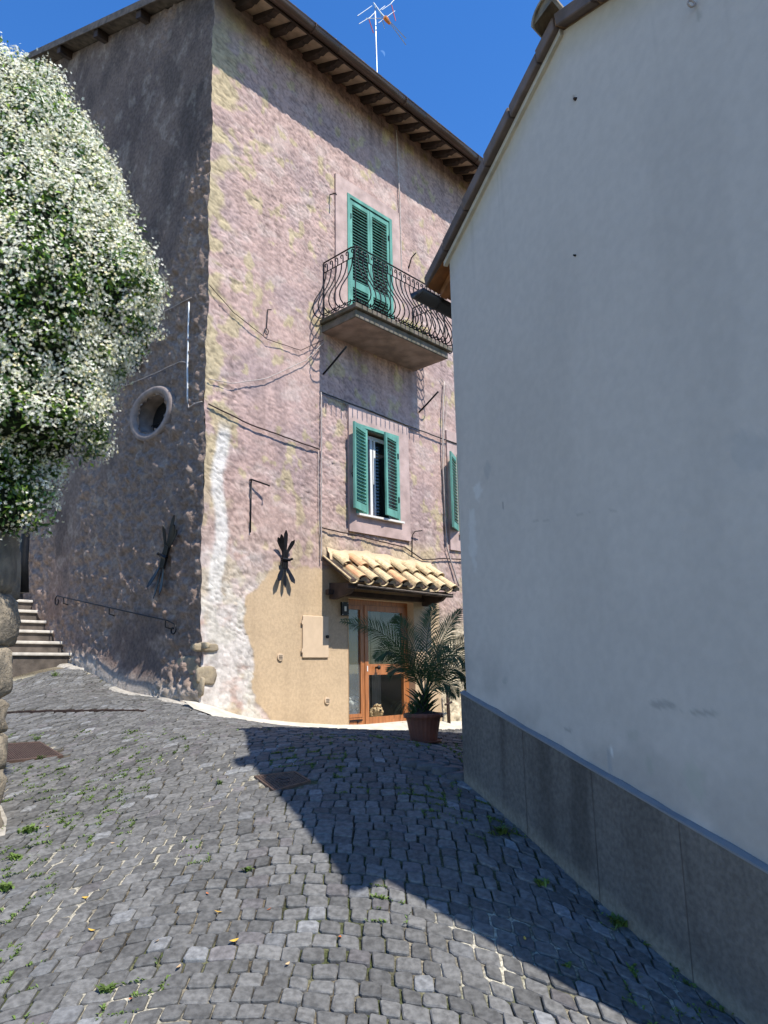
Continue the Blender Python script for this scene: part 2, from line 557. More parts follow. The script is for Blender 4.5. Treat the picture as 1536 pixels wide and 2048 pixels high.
def project(p):
    d = np.array([p[0], p[1], p[2] - Z0])
    r_ = np.array(right); u_ = np.array(up); b_ = np.array(back)
    zc = -d.dot(b_)
    return 768 + FPX * d.dot(r_) / zc, 1024 - FPX * d.dot(u_) / zc, zc


stones = []
F0 = 2.6
row = 0
while F0 < 17:
    rw = .108 + R.uniform(-.007, .009)
    x = -6 + R.uniform(0, .1)
    while x < 4.5:
        cs = float(slope(x))
        wdt = (.120 + R.uniform(-.026, .028)) * cs
        xm = x + wdt / 2
        ym = F0 - float(sag(xm))
        x += wdt
        if ym < 2.9 or ym > 14.5: continue
        z = float(gz(xm, ym))
        px, py, zc = project((xm, ym, z))
        if zc < .5 or px < -110 or px > 1640 or py > 2170: continue
        if blocked(xm, ym): continue
        stones.append((xm, ym, wdt, rw, F0, px, py, zc))
    F0 += rw
    row += 1

sv = []; sc = []; sf = []
near = sorted(range(len(stones)), key=lambda i: stones[i][7] if (-10 < stones[i][5] < 1546 and stones[i][6] < 2060) else 99)
near = set(near[:300])
rest = MB(); restc = []


def stone_mesh(st, seed):
    xm, ym, wdt, rw, f0, px, py, zc = st
    r = random.Random(seed)
    j = .0028 + r.random() * .004
    hw = wdt / 2 - j; hv = rw / 2 - j
    cor = []
    for a, b in [(-1, -1), (1, -1), (1, 1), (-1, 1)]:
        cor.append((a * hw + r.uniform(-.007, .007), b * hv + r.uniform(-.007, .007)))
    ring = []
    for i in range(4):
        p = cor[i]; q = cor[(i + 1) % 4]; o = cor[i - 1]
        ch = .05 + r.random() * .11
        ring.append((p[0] + (o[0] - p[0]) * ch, p[1] + (o[1] - p[1]) * ch))
        ring.append((p[0] + (q[0] - p[0]) * ch, p[1] + (q[1] - p[1]) * ch))
    tx = r.uniform(-.05, .05); ty = r.uniform(-.05, .05); h = r.uniform(-.006, .005)
    V = []
    for k, (sc_, dz) in enumerate([(1.0, -.034), (1.0, -.0035), (.90, .0030)]):
        for (a, b) in ring:
            a2 = a * sc_ + (0 if k < 2 else r.uniform(-.002, .002)); b2 = b * sc_ + (0 if k < 2 else r.uniform(-.002, .002))
            xx = xm + a2
            yy = f0 + b2 - (RAS(xx)) + .012 * sin(xx * 5.3 + f0 * 3.1) + .008 * sin(xx * 13.1 + f0 * 7.)
            V.append((xx, yy, dz + h + tx * a2 + ty * b2 + (r.uniform(-.001, .001) if k else 0)))
    V.append((xm, f0 - RAS(xm), .0035 + h + r.uniform(-.001, .001)))
    V = np.array(V)
    V[:, 2] += gz(V[:, 0], V[:, 1])
    F = []
    for k in range(2):
        for i in range(8):
            F.append((k * 8 + i, k * 8 + (i + 1) % 8, (k + 1) * 8 + (i + 1) % 8, (k + 1) * 8 + i))
    for i in range(8):
        F.append((16 + i, 16 + (i + 1) % 8, 24))
    return V, F


def RAS(x):
    return float(sag(np.float64(x)))


def stone_col(r, x, y):
    g = .098 + r.uniform(-.027, .032)
    t = r.random()
    c = np.array([g * 1.06, g * 1.03, g * .97])
    if t < .07: c = np.array([g * 1.10, g * 1.02, g * 1.0])
    elif t > .93: c = np.array([g * 1.5, g * 1.5, g * 1.48])
    return c


for i, st in enumerate(stones):
    V, F = stone_mesh(st, i)
    r = random.Random(i * 3 + 1)
    c = stone_col(r, st[0], st[1])
    cc = np.repeat(c[None], 25, 0)
    cc[:8] *= .6
    if i in near:
        b = MB(); b.add(V, F)
        b.build('cobblestone', 'basalt', cob_root, smooth=False, col=cc)
    else:
        rest.add(V, F); restc.append(cc)
rest.build('far_cobblestones', 'basalt', cob_root, smooth=False, kind='stuff', col=np.concatenate(restc))

# pale concrete apron at the foot of the facade
sa = np.arange(-.25, 9, .1); na = np.linspace(-.02, 1, 9)
SA, NA = np.meshgrid(sa, na, indexing='ij')
ed = .50 + .1 * fbm(SA * 3, SA * 0, 9, 3) + .12 * np.sin(3 * SA)
ed = np.where(SA < .6, ed + .25 * sst(.6, -.2, SA), ed)
NN = NA * ed
P = H(SA, NN, 0 * SA); P[..., 2] = gz(P[..., 0], P[..., 1]) + .012 + .006 * fbm(SA * 8, NN * 8, 3, 3) - .03 * sst(.85, 1, NA) + .05 * sst(.3, 0, NN)
ap = gridmesh('pavement', P, 'concrete', None, kind='structure', flip=True)

# strip of mortar along the shaded side wall
ta = np.arange(-.3, 3.7, .08); TA, NB = np.meshgrid(ta, np.linspace(-.02, 1, 6), indexing='ij')
ww = .05 + .22 * sst(.4, .7, fbm(TA * 2.2, TA * 0, 19, 2)) + .25 * sst(.7, -.2, TA) + .12 * np.exp(-((TA - 1.2) / .5) ** 2)
P = Lw(TA, NB * ww, 0 * TA); P[..., 2] = gz(P[..., 0], P[..., 1]) + .012 + .006 * fbm(TA * 8, NB * 3, 3, 3) - .035 * sst(.8, 1, NB)
gridmesh('footing', P, 'old_mortar', None, kind='structure', flip=False)


for i_, (x, y) in enumerate([(832, 1533), (862, 1539), (893, 1548), (922, 1559)]):
    KS = gp(x, y)
    KERB = globals().setdefault('KERB', []); KERB.append(KS)
# covers in the street
def cover(name, q, label, style, base_m, group='iron covers in the street'):
    e = thing(name, label, 'drain cover', q.mean(0), group)
    q = q.copy()

    def fr(a, b, h):
        p = (q[0] * (1 - a) * (1 - b) + q[1] * a * (1 - b) + q[2] * a * b + q[3] * (1 - a) * b)
        return p + np.array([0, 0, h])
    fb = MB()
    w = .05
    for a0, a1, b0, b1 in [(0, 1, 0, w), (0, 1, 1 - w, 1), (0, w, w, 1 - w), (1 - w, 1, w, 1 - w)]:
        fb.hexa([fr(a0, b0, -.03), fr(a1, b0, -.03), fr(a1, b1, -.03), fr(a0, b1, -.03), fr(a0, b0, .006), fr(a1, b0, .006), fr(a1, b1, .006), fr(a0, b1, .006)])
    fb.build('frame', base_m, e)
    pb = MB()
    pb.hexa([fr(w, w, -.03), fr(1 - w, w, -.03), fr(1 - w, 1 - w, -.03), fr(w, 1 - w, -.03), fr(w, w, -.004), fr(1 - w, w, -.004), fr(1 - w, 1 - w, -.004), fr(w, 1 - w, -.004)])
    pb.build('plate', 'iron' if style == 'bars' else base_m, e)
    nb = MB()
    if style == 'bars':
        for k in range(22):
            a = w + (1 - 2 * w) * (k + .5) / 22; d = .012
            nb.hexa([fr(a - d, w, -.004), fr(a + d, w, -.004), fr(a + d, 1 - w, -.004), fr(a - d, 1 - w, -.004), fr(a - d, w, .003), fr(a + d, w, .003), fr(a + d, 1 - w, .003), fr(a - d, 1 - w, .003)])
        nb.build('bars', base_m, e)
    else:
        for i in range(12):
            for j in range(12):
                a = .1 + .8 * i / 11; b = .1 + .8 * j / 11
                if hypot(a - .5, b - .5) < .2: continue
                d = .02
                nb.hexa([fr(a - d, b - d, -.004), fr(a + d, b - d, -.004), fr(a + d, b + d, -.004), fr(a - d, b + d, -.004), fr(a - d * .7, b - d * .7, .005), fr(a + d * .7, b - d * .7, .005), fr(a + d * .7, b + d * .7, .005), fr(a - d * .7, b + d * .7, .005)])
        nb.build('studs', base_m, e, kind='stuff')
        cb = MB()
        for rr in (.17, .09):
            cb.tube([fr(.5 + rr * cos(t_), .5 + rr * sin(t_), .0) for t_ in np.linspace(0, 2 * pi, 25)], .006, 5, False)
        cb.build('ring', base_m, e)
    return e


cover('manhole_cover', grate_r, 'square rusty studded manhole cover half in the shadow edge', 'studs', 'cover_iron')
cover('drain_grate', grate_l, 'brown barred drain grate at the left edge of the lane below the stone wall', 'bars', 'cover_iron')
e = thing('channel_drain', 'long narrow iron channel drain crossing the lane below the steps', 'drain', (ch_a + ch_b) / 2)
cb = MB(); fb = MB()
dv = ch_b - ch_a; LN = np.linalg.norm(dv)
nseg = 60
for k in range(nseg):
    a = ch_a + dv * (k / nseg); b = ch_a + dv * ((k + .62) / nseg)
    a[2] = gz(a[0], a[1]) + .003; b[2] = gz(b[0], b[1]) + .003
    w_ = np.array([0, .065, 0]); h_ = np.array([0, 0, .02])
    cb.hexa([a - w_ - h_, b - w_ - h_, b + w_ - h_, a + w_ - h_, a - w_, b - w_, b + w_, a + w_])
cb.build('bars', 'cover_iron', e)
for sgn in (-1, 1):
    fb = MB()
    for k in range(16):
        a = ch_a + dv * (k / 16); b = ch_a + dv * ((k + 1) / 16)
        for p_ in (a, b): p_[2] = gz(p_[0], p_[1]) + .006; p_[1] += sgn * .085
        w_ = np.array([0, .014, 0]); h_ = np.array([0, 0, .03])
        fb.hexa([a - w_ - h_, b - w_ - h_, b + w_ - h_, a + w_ - h_, a - w_, b - w_, b + w_, a + w_])
    fb.build('rail', 'rust', e)

# ================================================================== PINK HOUSE
house = thing('pink_house', 'tall old house with rough faded pink plaster, brown eaves and green shutters', 'house', H(0., 0., C[2] - Z0))
ZT = 11.14                                     # wall head
RS = .412                                      # slope of the roof
openings = [(2.835, 3.995, 5.98, 8.75), (3.0, 4.06, 2.66, 4.26), (5.88, 6.9, 2.66, 4.26), (2.79, 4.42, -1.5, 1.20)]
sx = axis((0, 6.6, .026), (6.6, 12, .3), *[(a, b, .05) for a, b, _, _ in openings])
sz = axis((-1.6, -1.0, .1), (-1.0, 11.14, .026), *[(c_, d_, .05) for _, _, c_, d_ in openings])
SX, SZ = np.meshgrid(sx, sz, indexing='ij')
s_, z_ = SX, SZ


def rough(u, v, seed):
    a = fbm(u * 4.5, v * 4.5, seed, 3) - .5
    ang = .5
    uu = u * cos(ang) - v * sin(ang); vv = u * sin(ang) + v * cos(ang)
    b = np.abs(fbm(uu * 8, vv * 17, seed + 9, 3) - .5)
    c = fbm(u * 38, v * 38, seed + 5, 2) - .5
    return a, b, c


a_, b_, c_ = rough(s_, z_, 3)
amt = .55 + .45 * sst(.4, .65, fbm(s_ * .8, z_ * .8, 40, 3))
disp = .022 * a_ + amt * (.034 * b_ + .016 * c_ + .05 * np.minimum(0, fbm(s_ * 11, z_ * 14, 44, 2) - .42))
# beige repair
edge = .78 + .10 * np.sin(z_ * 5.1) + .22 * (fbm(z_ * 2.2, z_ * 0, 8, 3) - .5) * 2 + .18 * sst(0, -.75, z_) * 2.3
topz = 1.50 + .16 * sst(.9, 2.1, s_) + .10 * (fbm(s_ * 5, s_ * 0, 12, 3) - .5) * 2 - .35 * sst(1.25, .78, s_)
edge = edge + .05 * (fbm(z_ * 13, s_ * 2, 63, 3) - .5) * 2
topz = topz + .05 * (fbm(s_ * 14, z_ * 2, 64, 3) - .5) * 2
bei = sst(-.02, .02, s_ - edge) * sst(.02, -.02, z_ - topz) * sst(5.2, 5.15, s_)
halo = sst(.0, .35, fbm(s_ * 3, z_ * 3, 60, 3) - .32) * sst(.42, .1, np.abs(z_ - 2.0)) * sst(2.0, 2.3, s_) * sst(5.4, 5.0, s_)
disp = disp * (1 - bei * .90) + bei * .007 + .012 * bei * (1 - bei) * 4 * fbm(s_ * 9, z_ * 9, 67, 2)
disp = disp - .012
# colour
pink = np.array([.49, .345, .30]); mauve = np.array([.41, .30, .275]); pale = np.array([.60, .50, .44]); ochre = np.array([.50, .415, .24]); beige = np.array([.56, .415, .265])
f1 = fbm(s_ * 1.3, z_ * 1.3, 21, 5); f2 = fbm(s_ * 9, z_ * 9, 22, 3); f3 = fbm(s_ * 3.2, z_ * 5.2, 23, 4)
colr = mauve + (pink - mauve) * sst(.35, .6, f1)[..., None]
colr = colr + (pale - colr) * (sst(.5, .75, f3) * .4)[..., None]
blob = sst(.66, .72, fbm(s_ * 4.6 + 5, z_ * 3.7, 50, 3) + .07 * sst(1.2, 0, s_) + .04 * sst(3.4, 1.8, z_) + .10 * (f2 - .5))
crn = sst(.40, .22, s_ + .35 * (fbm(z_ * 4.5, s_ * 3, 55, 3) - .5) * 2) * sst(.46, .54, fbm(s_ * 3, z_ * 2.6, 54, 3)) * sst(1.5, 3, z_)
yel = np.clip(blob * .9 + crn, 0, 1)
colr = colr + (ochre - colr) * (yel * .8)[..., None]
strk = sst(.14, .05, np.abs(s_ - .26 - .05 * np.sin(z_ * 4) - .03 * (f2 - .5)) / 1.0) * sst(3.75, 3.4, z_) * sst(.8, 1.5, z_)
low = sst(2.3, .8, z_ + .9 * (f3 - .5) * 2) * sst(.35, .6, f2 * .5 + f3 * .5 + .12)
lowl = low * sst(1.4, .8, s_)
colr = colr + (np.array([.70, .67, .62]) - colr) * np.clip(strk + lowl * .75, 0, .9)[..., None]
warm = np.array([.50, .37, .29])
colr = colr + (warm - colr) * (sst(3.4, 1.2, z_) * .35 * (1 - np.clip(strk + lowl, 0, 1)))[..., None]
colr = colr + (np.array([.60, .47, .30]) - colr) * (halo * .8)[..., None]
colr = colr + (beige * (0.94 + .12 * f3[..., None]) - colr) * bei[..., None]
rightlow = sst(5.1, 5.25, s_) * sst(1.2, .6, z_ + .3 * (f3 - .5))
colr = colr + (np.array([.62, .52, .36]) * (.8 + .4 * f2[..., None]) - colr) * rightlow[..., None]
disp = disp + rightlow * .03 * (fbm(s_ * 8, z_ * 8, 66, 3) - .5) * 2
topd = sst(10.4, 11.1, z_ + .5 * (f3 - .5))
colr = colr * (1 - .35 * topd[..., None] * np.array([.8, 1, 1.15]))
crack = 1 - .35 * sst(.09, .02, b_ * 1.0) * amt * (1 - bei)
colr = colr * crack[..., None] * .87 * (1 + (1 - bei) * .22 * (fbm(s_ * 18, z_ * 26, 61, 3) - .5) * 2)[..., None]
vs_ = sst(.52, .80, fbm(s_ * 8, z_ * .55, 68, 4)) * (1 - .5 * bei)
colr = colr * (1 - .16 * vs_)[..., None]
for (a0_, a1_, zt__, ln__) in [(2.1, 4.8, 5.75, .9), (2.95, 4.2, 2.62, .6), (-.2, 9, 11.1, 1.6)]:
    dr_ = sst(a0_ - .05, a0_ + .05, s_) * sst(a1_ + .05, a1_ - .05, s_) * sst(zt__ - ln__, zt__, z_) * (z_ < zt__) * sst(.45, .65, fbm(s_ * 12, z_ * .6, 69, 3))
    colr = colr * (1 - .28 * dr_)[..., None]
rim_ = bei * (1 - bei) * 4
colr = colr * (1 - .22 * rim_ * (fbm(s_ * 6, z_ * 6, 65, 2)))[..., None]
stn = sst(.5, .8, fbm(s_ * 1.6, z_ * .9, 62, 3)) * bei
colr = colr * (1 - .10 * stn - .10 * bei * sst(-.3, -.8, z_))[..., None]
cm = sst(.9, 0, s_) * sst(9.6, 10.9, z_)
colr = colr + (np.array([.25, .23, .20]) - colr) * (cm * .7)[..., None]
ext = sst(0.0, .35, s_)
sfix = s_ + lean(z_) * np.clip(1 - s_ / .6, 0, 1) + cwob(z_) * np.clip(1 - s_ / .25, 0, 1)
# corner wear
disp = disp * (.25 + .75 * sst(0, .06, s_)) - .0 * ext
xm_ = (sx[1:] + sx[:-1]) / 2; zm_ = (sz[1:] + sz[:-1]) / 2
XM, ZM = np.meshgrid(xm_, zm_, indexing='ij')
skip = np.zeros_like(XM, bool)
for a, b, c0, d0 in openings:
    skip |= (XM > a) & (XM < b) & (ZM > c0) & (ZM < d0)
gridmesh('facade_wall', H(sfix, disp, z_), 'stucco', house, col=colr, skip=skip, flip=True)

# shaded side wall
tt = axis((0, 7.2, .03), (7.2, 17, .3))
vv = np.linspace(0, 1, 430)
top = np.minimum(ZT + RS * tt, ZT + RS * 9.0 - RS * (tt - 9.0)) + 0
TT, VV = np.meshgrid(tt, vv, indexing='ij')
zb = -1.6
ZZ = zb + (top[:, None] - zb) * VV
a_, b_, c_ = rough(TT + 20, ZZ, 7)
rz = sst(.38, .56, fbm(TT * .7 + 3, ZZ * .55, 70, 4) + .12 * np.exp(-((TT - .35) / .5) ** 2) + .10 * np.exp(-((ZZ - 2.6) / 1.2) ** 2) - .25 * sst(6.5, 8.5, ZZ))
pock = fbm(TT * 11, ZZ * 8, 71, 4) - .5
disp = .010 * a_ + .004 * b_ + rz * (.17 * pock + .07 * c_) + .004 * (fbm(TT * 25, ZZ * 25, 72, 2) - .5) * 2
gl = gz(*[Lw(tt, 0 * tt, 0 * tt)[:, k] for k in (0, 1)]) - Z0
dgl = ZZ - gl[:, None]
flare = .10 * sst(.55 + .2 * fbm(TT * 2, TT * 0, 76, 2), 0, dgl) ** 1.5 * sst(3.8, 3.2, TT) * sst(0, .3, TT)
disp = disp * (.3 + .7 * sst(0, .08, TT)) + flare
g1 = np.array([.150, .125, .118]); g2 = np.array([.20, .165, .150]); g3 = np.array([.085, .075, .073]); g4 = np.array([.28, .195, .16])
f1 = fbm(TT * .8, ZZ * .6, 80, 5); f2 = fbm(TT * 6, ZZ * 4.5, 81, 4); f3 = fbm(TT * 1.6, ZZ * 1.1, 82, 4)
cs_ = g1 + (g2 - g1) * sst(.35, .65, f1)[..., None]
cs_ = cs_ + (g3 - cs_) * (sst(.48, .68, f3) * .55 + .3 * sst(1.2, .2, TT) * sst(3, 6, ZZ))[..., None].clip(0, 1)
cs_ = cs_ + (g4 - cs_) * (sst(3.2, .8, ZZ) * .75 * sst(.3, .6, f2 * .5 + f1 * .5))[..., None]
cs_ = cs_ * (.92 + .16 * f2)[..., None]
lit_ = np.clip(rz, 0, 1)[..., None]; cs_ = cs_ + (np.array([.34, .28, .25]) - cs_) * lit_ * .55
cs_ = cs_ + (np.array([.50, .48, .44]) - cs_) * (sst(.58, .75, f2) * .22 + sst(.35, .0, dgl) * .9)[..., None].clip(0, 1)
oc = Lw(1.50, 0., 4.12)
tm = (tt[1:] + tt[:-1]) / 2; TM = np.broadcast_to(tm[:, None], (len(tt) - 1, len(vv) - 1)); ZM = (ZZ[1:, 1:] + ZZ[:-1, :-1]) / 2
sk = ((TM - 1.42) / .41) ** 2 + ((ZM - 4.06) / .31) ** 2 < 1
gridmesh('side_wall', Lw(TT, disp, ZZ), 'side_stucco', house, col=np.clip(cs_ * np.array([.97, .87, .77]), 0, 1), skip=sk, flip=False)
# back walls, plain
bw = MB(); q = lambda a, t, z: C + fd * a + ld * t + np.array([0, 0, z - C[2] + Z0])
bw.add([q(12, 0, zb), q(12, 17, zb), q(12, 17, ZT), q(12, 0, ZT), q(12, 9, ZT + RS * 9)], [(0, 1, 2, 4, 3)])
bw.add([q(0, 17, zb), q(12, 17, zb), q(12, 17, ZT), q(0, 17, ZT)], [(0, 1, 2, 3)])
bw.build('back_wall', 'smooth_pink', house)

# quoin blocks showing at the foot of the corner
QU = []
for (fr_, a, z, ra, rz_) in [(Lw, .16, -.16, .24, .15), (Lw, .30, .12, .26, .13), (H, .10, -.02, .16, .12), (H, .08, .36, .2, .055), (Lw, .05, .38, .2, .05)]:
    QU.append((fr_(a, -.01, z), ra, rz_, fr_))

# oculus
ring = MB(); K = 40; prof = [(.0, -.02, 1.0), (.05, .055, .97), (.05, .07, .86), (.0, .05, .72), (.0, -.28, .66)]
pr = [(1.0, -.02), (.98, .04), (.93, .065), (.84, .06), (.74, .04), (.70, -.30)]
V = []
for k in range(K):
    a = 2 * pi * k / K
    for (sc_, n_) in pr:
        wob = 1 + .03 * sin(2 * a + 1) + .02 * sin(3 * a)
        V.append(Lw(1.42 + .61 * sc_ * cos(a) * wob, n_, 4.06 + .46 * sc_ * sin(a) * wob))
m_ = len(pr); F = []
for k in range(K):
    for j in range(m_ - 1):
        F.append((k * m_ + j, ((k + 1) % K) * m_ + j, ((k + 1) % K) * m_ + j + 1, k * m_ + j + 1))
ring.add(V, F)
o = ring.build('round_window', 'rim', house, smooth=True)
o['label'] = 'oval window with a thick rounded plaster rim'
gb = MB(); gb.add([Lw(1.42 + .43 * cos(2 * pi * k / 24), -.27, 4.06 + .34 * sin(2 * pi * k / 24)) for k in range(24)], [tuple(range(24))])
gb.build('pane', 'dark_glass', o)
bb = MB()
bb.tube([Lw(1.15 + .12 * sin(v_ * 3), -.22, 3.80 + v_ * .5) for v_ in np.linspace(0, 1, 6)], .02, 6); bb.bar(Lw(1.02, -.22, 3.95), Lw(1.8, -.22, 4.0), .012)
bb.build('window_bar', 'iron', o)

# roof
roof = MB()
OV = .62; GV = .36; TH = .10


def RP(s, t, h=0.):                            # point on the underside of the roof
    z = ZT + .05 + RS * (t if t < 9 else 18 - t) + h
    return C + fd * s + ld * t + np.array([0, 0, z - C[2] + Z0])


for t0, t1 in [(-OV, 9), (9, 17.6)]:
    A = [RP(-GV, t0), RP(12.3, t0), RP(12.3, t1), RP(-GV, t1)]
    roof.hexa(A + [p + np.array([0, 0, TH]) for p in A])
# correct the eave edge so that it hangs square to the facade
ro = roof.build('roof', 'grey_wood', house)


def coppo(b, p, d, up_, wdt, L_, r0, r1, k=6, th=.012):
    """curved tile: p start, d unit direction down the slope, wdt unit across, up_ normal"""
    V = []
    for (c_, rr) in ((0, r0), (L_, r1)):
        for j in range(k + 1):
            a = pi * j / k
            V.append(p + d * c_ + wdt * (-cos(a)) * rr + up_ * sin(a) * rr * .8)
        for j in range(k + 1):
            a = pi * j / k
            V.append(p + d * c_ + wdt * (-cos(a)) * (rr - th) + up_ * (sin(a) * rr * .8 - th))
    n1 = k + 1; F = []
    for j in range(k):
        F.append((j, j + 1, 2 * n1 + j + 1, 2 * n1 + j))
        F.append((n1 + j + 1, n1 + j, 3 * n1 + j, 3 * n1 + j + 1))
        F.append((2 * n1 + j, 2 * n1 + j + 1, 3 * n1 + j + 1, 3 * n1 + j))
        F.append((j + 1, j, n1 + j, n1 + j + 1))
    F.append((0, 2 * n1, 3 * n1, n1)); F.append((k, n1 + k, 3 * n1 + k, 2 * n1 + k))
    b.add(V, F)


sl = np.array([-ld[0], -ld[1], -RS]); sl /= np.linalg.norm(sl)
nr = np.array([-RS * ld[0], -RS * ld[1], 1]); nr /= np.linalg.norm(nr)
for i in range(25):
    b = MB(); coppo(b, RP(-GV + .10, -OV + .42 * (i + 1), TH), sl, nr, fd, .46, .085, .105)
    b.build('roof_tile', 'tile', ro, smooth=False)
for i in range(30):
    b = MB(); coppo(b, RP(-GV + .10 + .235 * (i + 1), -OV + .35, TH), sl, nr, fd, .46, .085, .105)
    b.build('roof_tile', 'tile', ro)
for s0 in (.0,):                               # verge board
    b = MB(); A = [RP(-GV - .03, -OV), RP(-GV - .005, -OV), RP(-GV - .005, 9), RP(-GV - .03, 9)]
    b.hexa([p + np.array([0, 0, -.05]) for p in A] + [p + np.array([0, 0, TH + .015]) for p in A])
    b.build('verge_board', 'grey_wood', ro)
# rafters and clay soffit panels under the eave
RSPC = .372
for i in range(20):
    s0 = .30 + RSPC * i
    b = MB()
    w_ = .055
    prof = [(.45, -.0, -.15), (0, 0, -.155), (-.30, 0, -.155), (-.36, 0, -.11), (-.42, 0, -.125), (-.50, 0, -.075), (-.56, 0, -.06)]
    V = []; F = []
    for sgn in (-w_, w_):
        for (t_, _, h_) in prof:
            V.append(RP(s0 + sgn, t_, h_))
        for (t_, _, h_) in reversed(prof):
            V.append(RP(s0 + sgn, t_, -.004))
    k = len(prof) * 2
    F.append(tuple(range(k))); F.append(tuple(range(2 * k - 1, k - 1, -1)))
    for j in range(k):
        F.append((j, k + j, k + (j + 1) % k, (j + 1) % k))
    b.add(V, F); b.build('rafter', 'dark_wood', ro)
    b = MB(); A = [RP(s0 + w_ + .004, -.53, -.03), RP(s0 + RSPC - w_ - .004, -.53, -.03), RP(s0 + RSPC - w_ - .004, .05, -.03), RP(s0 + w_ + .004, .05, -.03)]
    b.hexa(A + [p + np.array([0, 0, .026]) for p in A]); b.build('soffit_tile', 'soffit', ro)
b = MB(); A = [RP(-GV, -OV + .0, -.07), RP(9, -OV, -.07), RP(9, -OV + .045, -.07), RP(-GV, -OV + .045, -.07)]
b.hexa(A + [p + np.array([0, 0, .066]) for p in A]); b.build('eave_board', 'dark_wood', ro)
for t_ in (2.12, 3.76, 5.42, 7.1):
    b = MB(); A = [RP(-GV + .02, t_ - .08, -.20), RP(.1, t_ - .08, -.20), RP(.1, t_ + .08, -.20), RP(-GV + .02, t_ + .08, -.20)]
    b.hexa(A + [p + np.array([0, 0, .195]) for p in A]); b.build('purlin', 'dark_wood', ro)
# gutter, in lengths
gut = MB()
GB = ZT - .30
for i in range(5):
    V = []
    s0, s1 = -.40 + 2.35 * i, -.40 + 2.35 * (i + 1)
    for s_e in (s0, s1):
        for j in range(9):
            a = pi + pi * j / 8
            V.append(H(s_e, .72 + .085 * cos(a), GB + .095 + .095 * sin(a)))
        V.append(H(s_e, .72 + .10, GB + .105)); V.insert(len(V) - 10, H(s_e, .72 - .09, GB + .17))
    m_ = len(V) // 2
    gut.add(V, [(j, j + 1, m_ + j + 1, m_ + j) for j in range(m_ - 1)])
go = gut.build('gutter', 'gutter', house, smooth=True)
md = go.modifiers.new('s', 'SOLIDIFY'); md.thickness = .006
for i in range(5):
    b = MB(); s0 = -.40 + 2.35 * (i + 1) - .6
    b.tube([H(s0, .72 + .092 * cos(a), GB + .095 + .102 * sin(a)) for a in np.linspace(pi, 2 * pi, 9)], .012, 5)
    b.build('gutter_bracket', 'gutter', go)

# surrounds (flat smooth bands)
def surround(s0, s1, z0, z1, o, d=.03):
    a, b_, c0, d0 = o
    b = MB()
    for (p, q_, r_, t_) in [(s0, a, z0, z1), (b_, s1, z0, z1), (a, b_, d0, z1), (a, b_, z0, c0)]:
        if q_ - p > .01 and t_ - r_ > .01: b.box(H, p, q_, -.05, d, r_, t_)
    return b.build('window_surround', 'smooth_pink', house)


surround(2.517, 4.285, 5.99, 9.05, openings[0])
surround(2.81, 4.375, 2.33, 4.59, openings[1])
surround(5.55, 7.2, 2.3, 4.75, openings[2])


def reveal(o, depth=.22, m='smooth_pink'):
    a, b_, c0, d0 = o
    b = MB()
    b.quad(H(a, .0, c0), H(a, -depth, c0), H(a, -depth, d0), H(a, .0, d0))
    b.quad(H(b_, .0, c0), H(b_, .0, d0), H(b_, -depth, d0), H(b_, -depth, c0))
    b.quad(H(a, .0, d0), H(a, -depth, d0), H(b_, -depth, d0), H(b_, .0, d0))
    b.quad(H(a, .0, c0), H(b_, .0, c0), H(b_, -depth, c0), H(a, -depth, c0))
    b.build('reveal', m, house)
    k = MB(); k.quad(H(a - .02, -depth, c0), H(b_ + .02, -depth, c0), H(b_ + .02, -depth, d0), H(a - .02, -depth, d0))
    return k


reveal(openings[0]).build('dark_interior', 'black', house)
reveal(openings[2]).build('dark_interior', 'black', house)
reveal(openings[1], .35)
k = MB(); k.quad(H(2.9, -.9, 2.5), H(4.2, -.9, 2.5), H(4.2, -.9, 4.4), H(2.9, -.9, 4.4)); k.build('dark_interior', 'black', house)


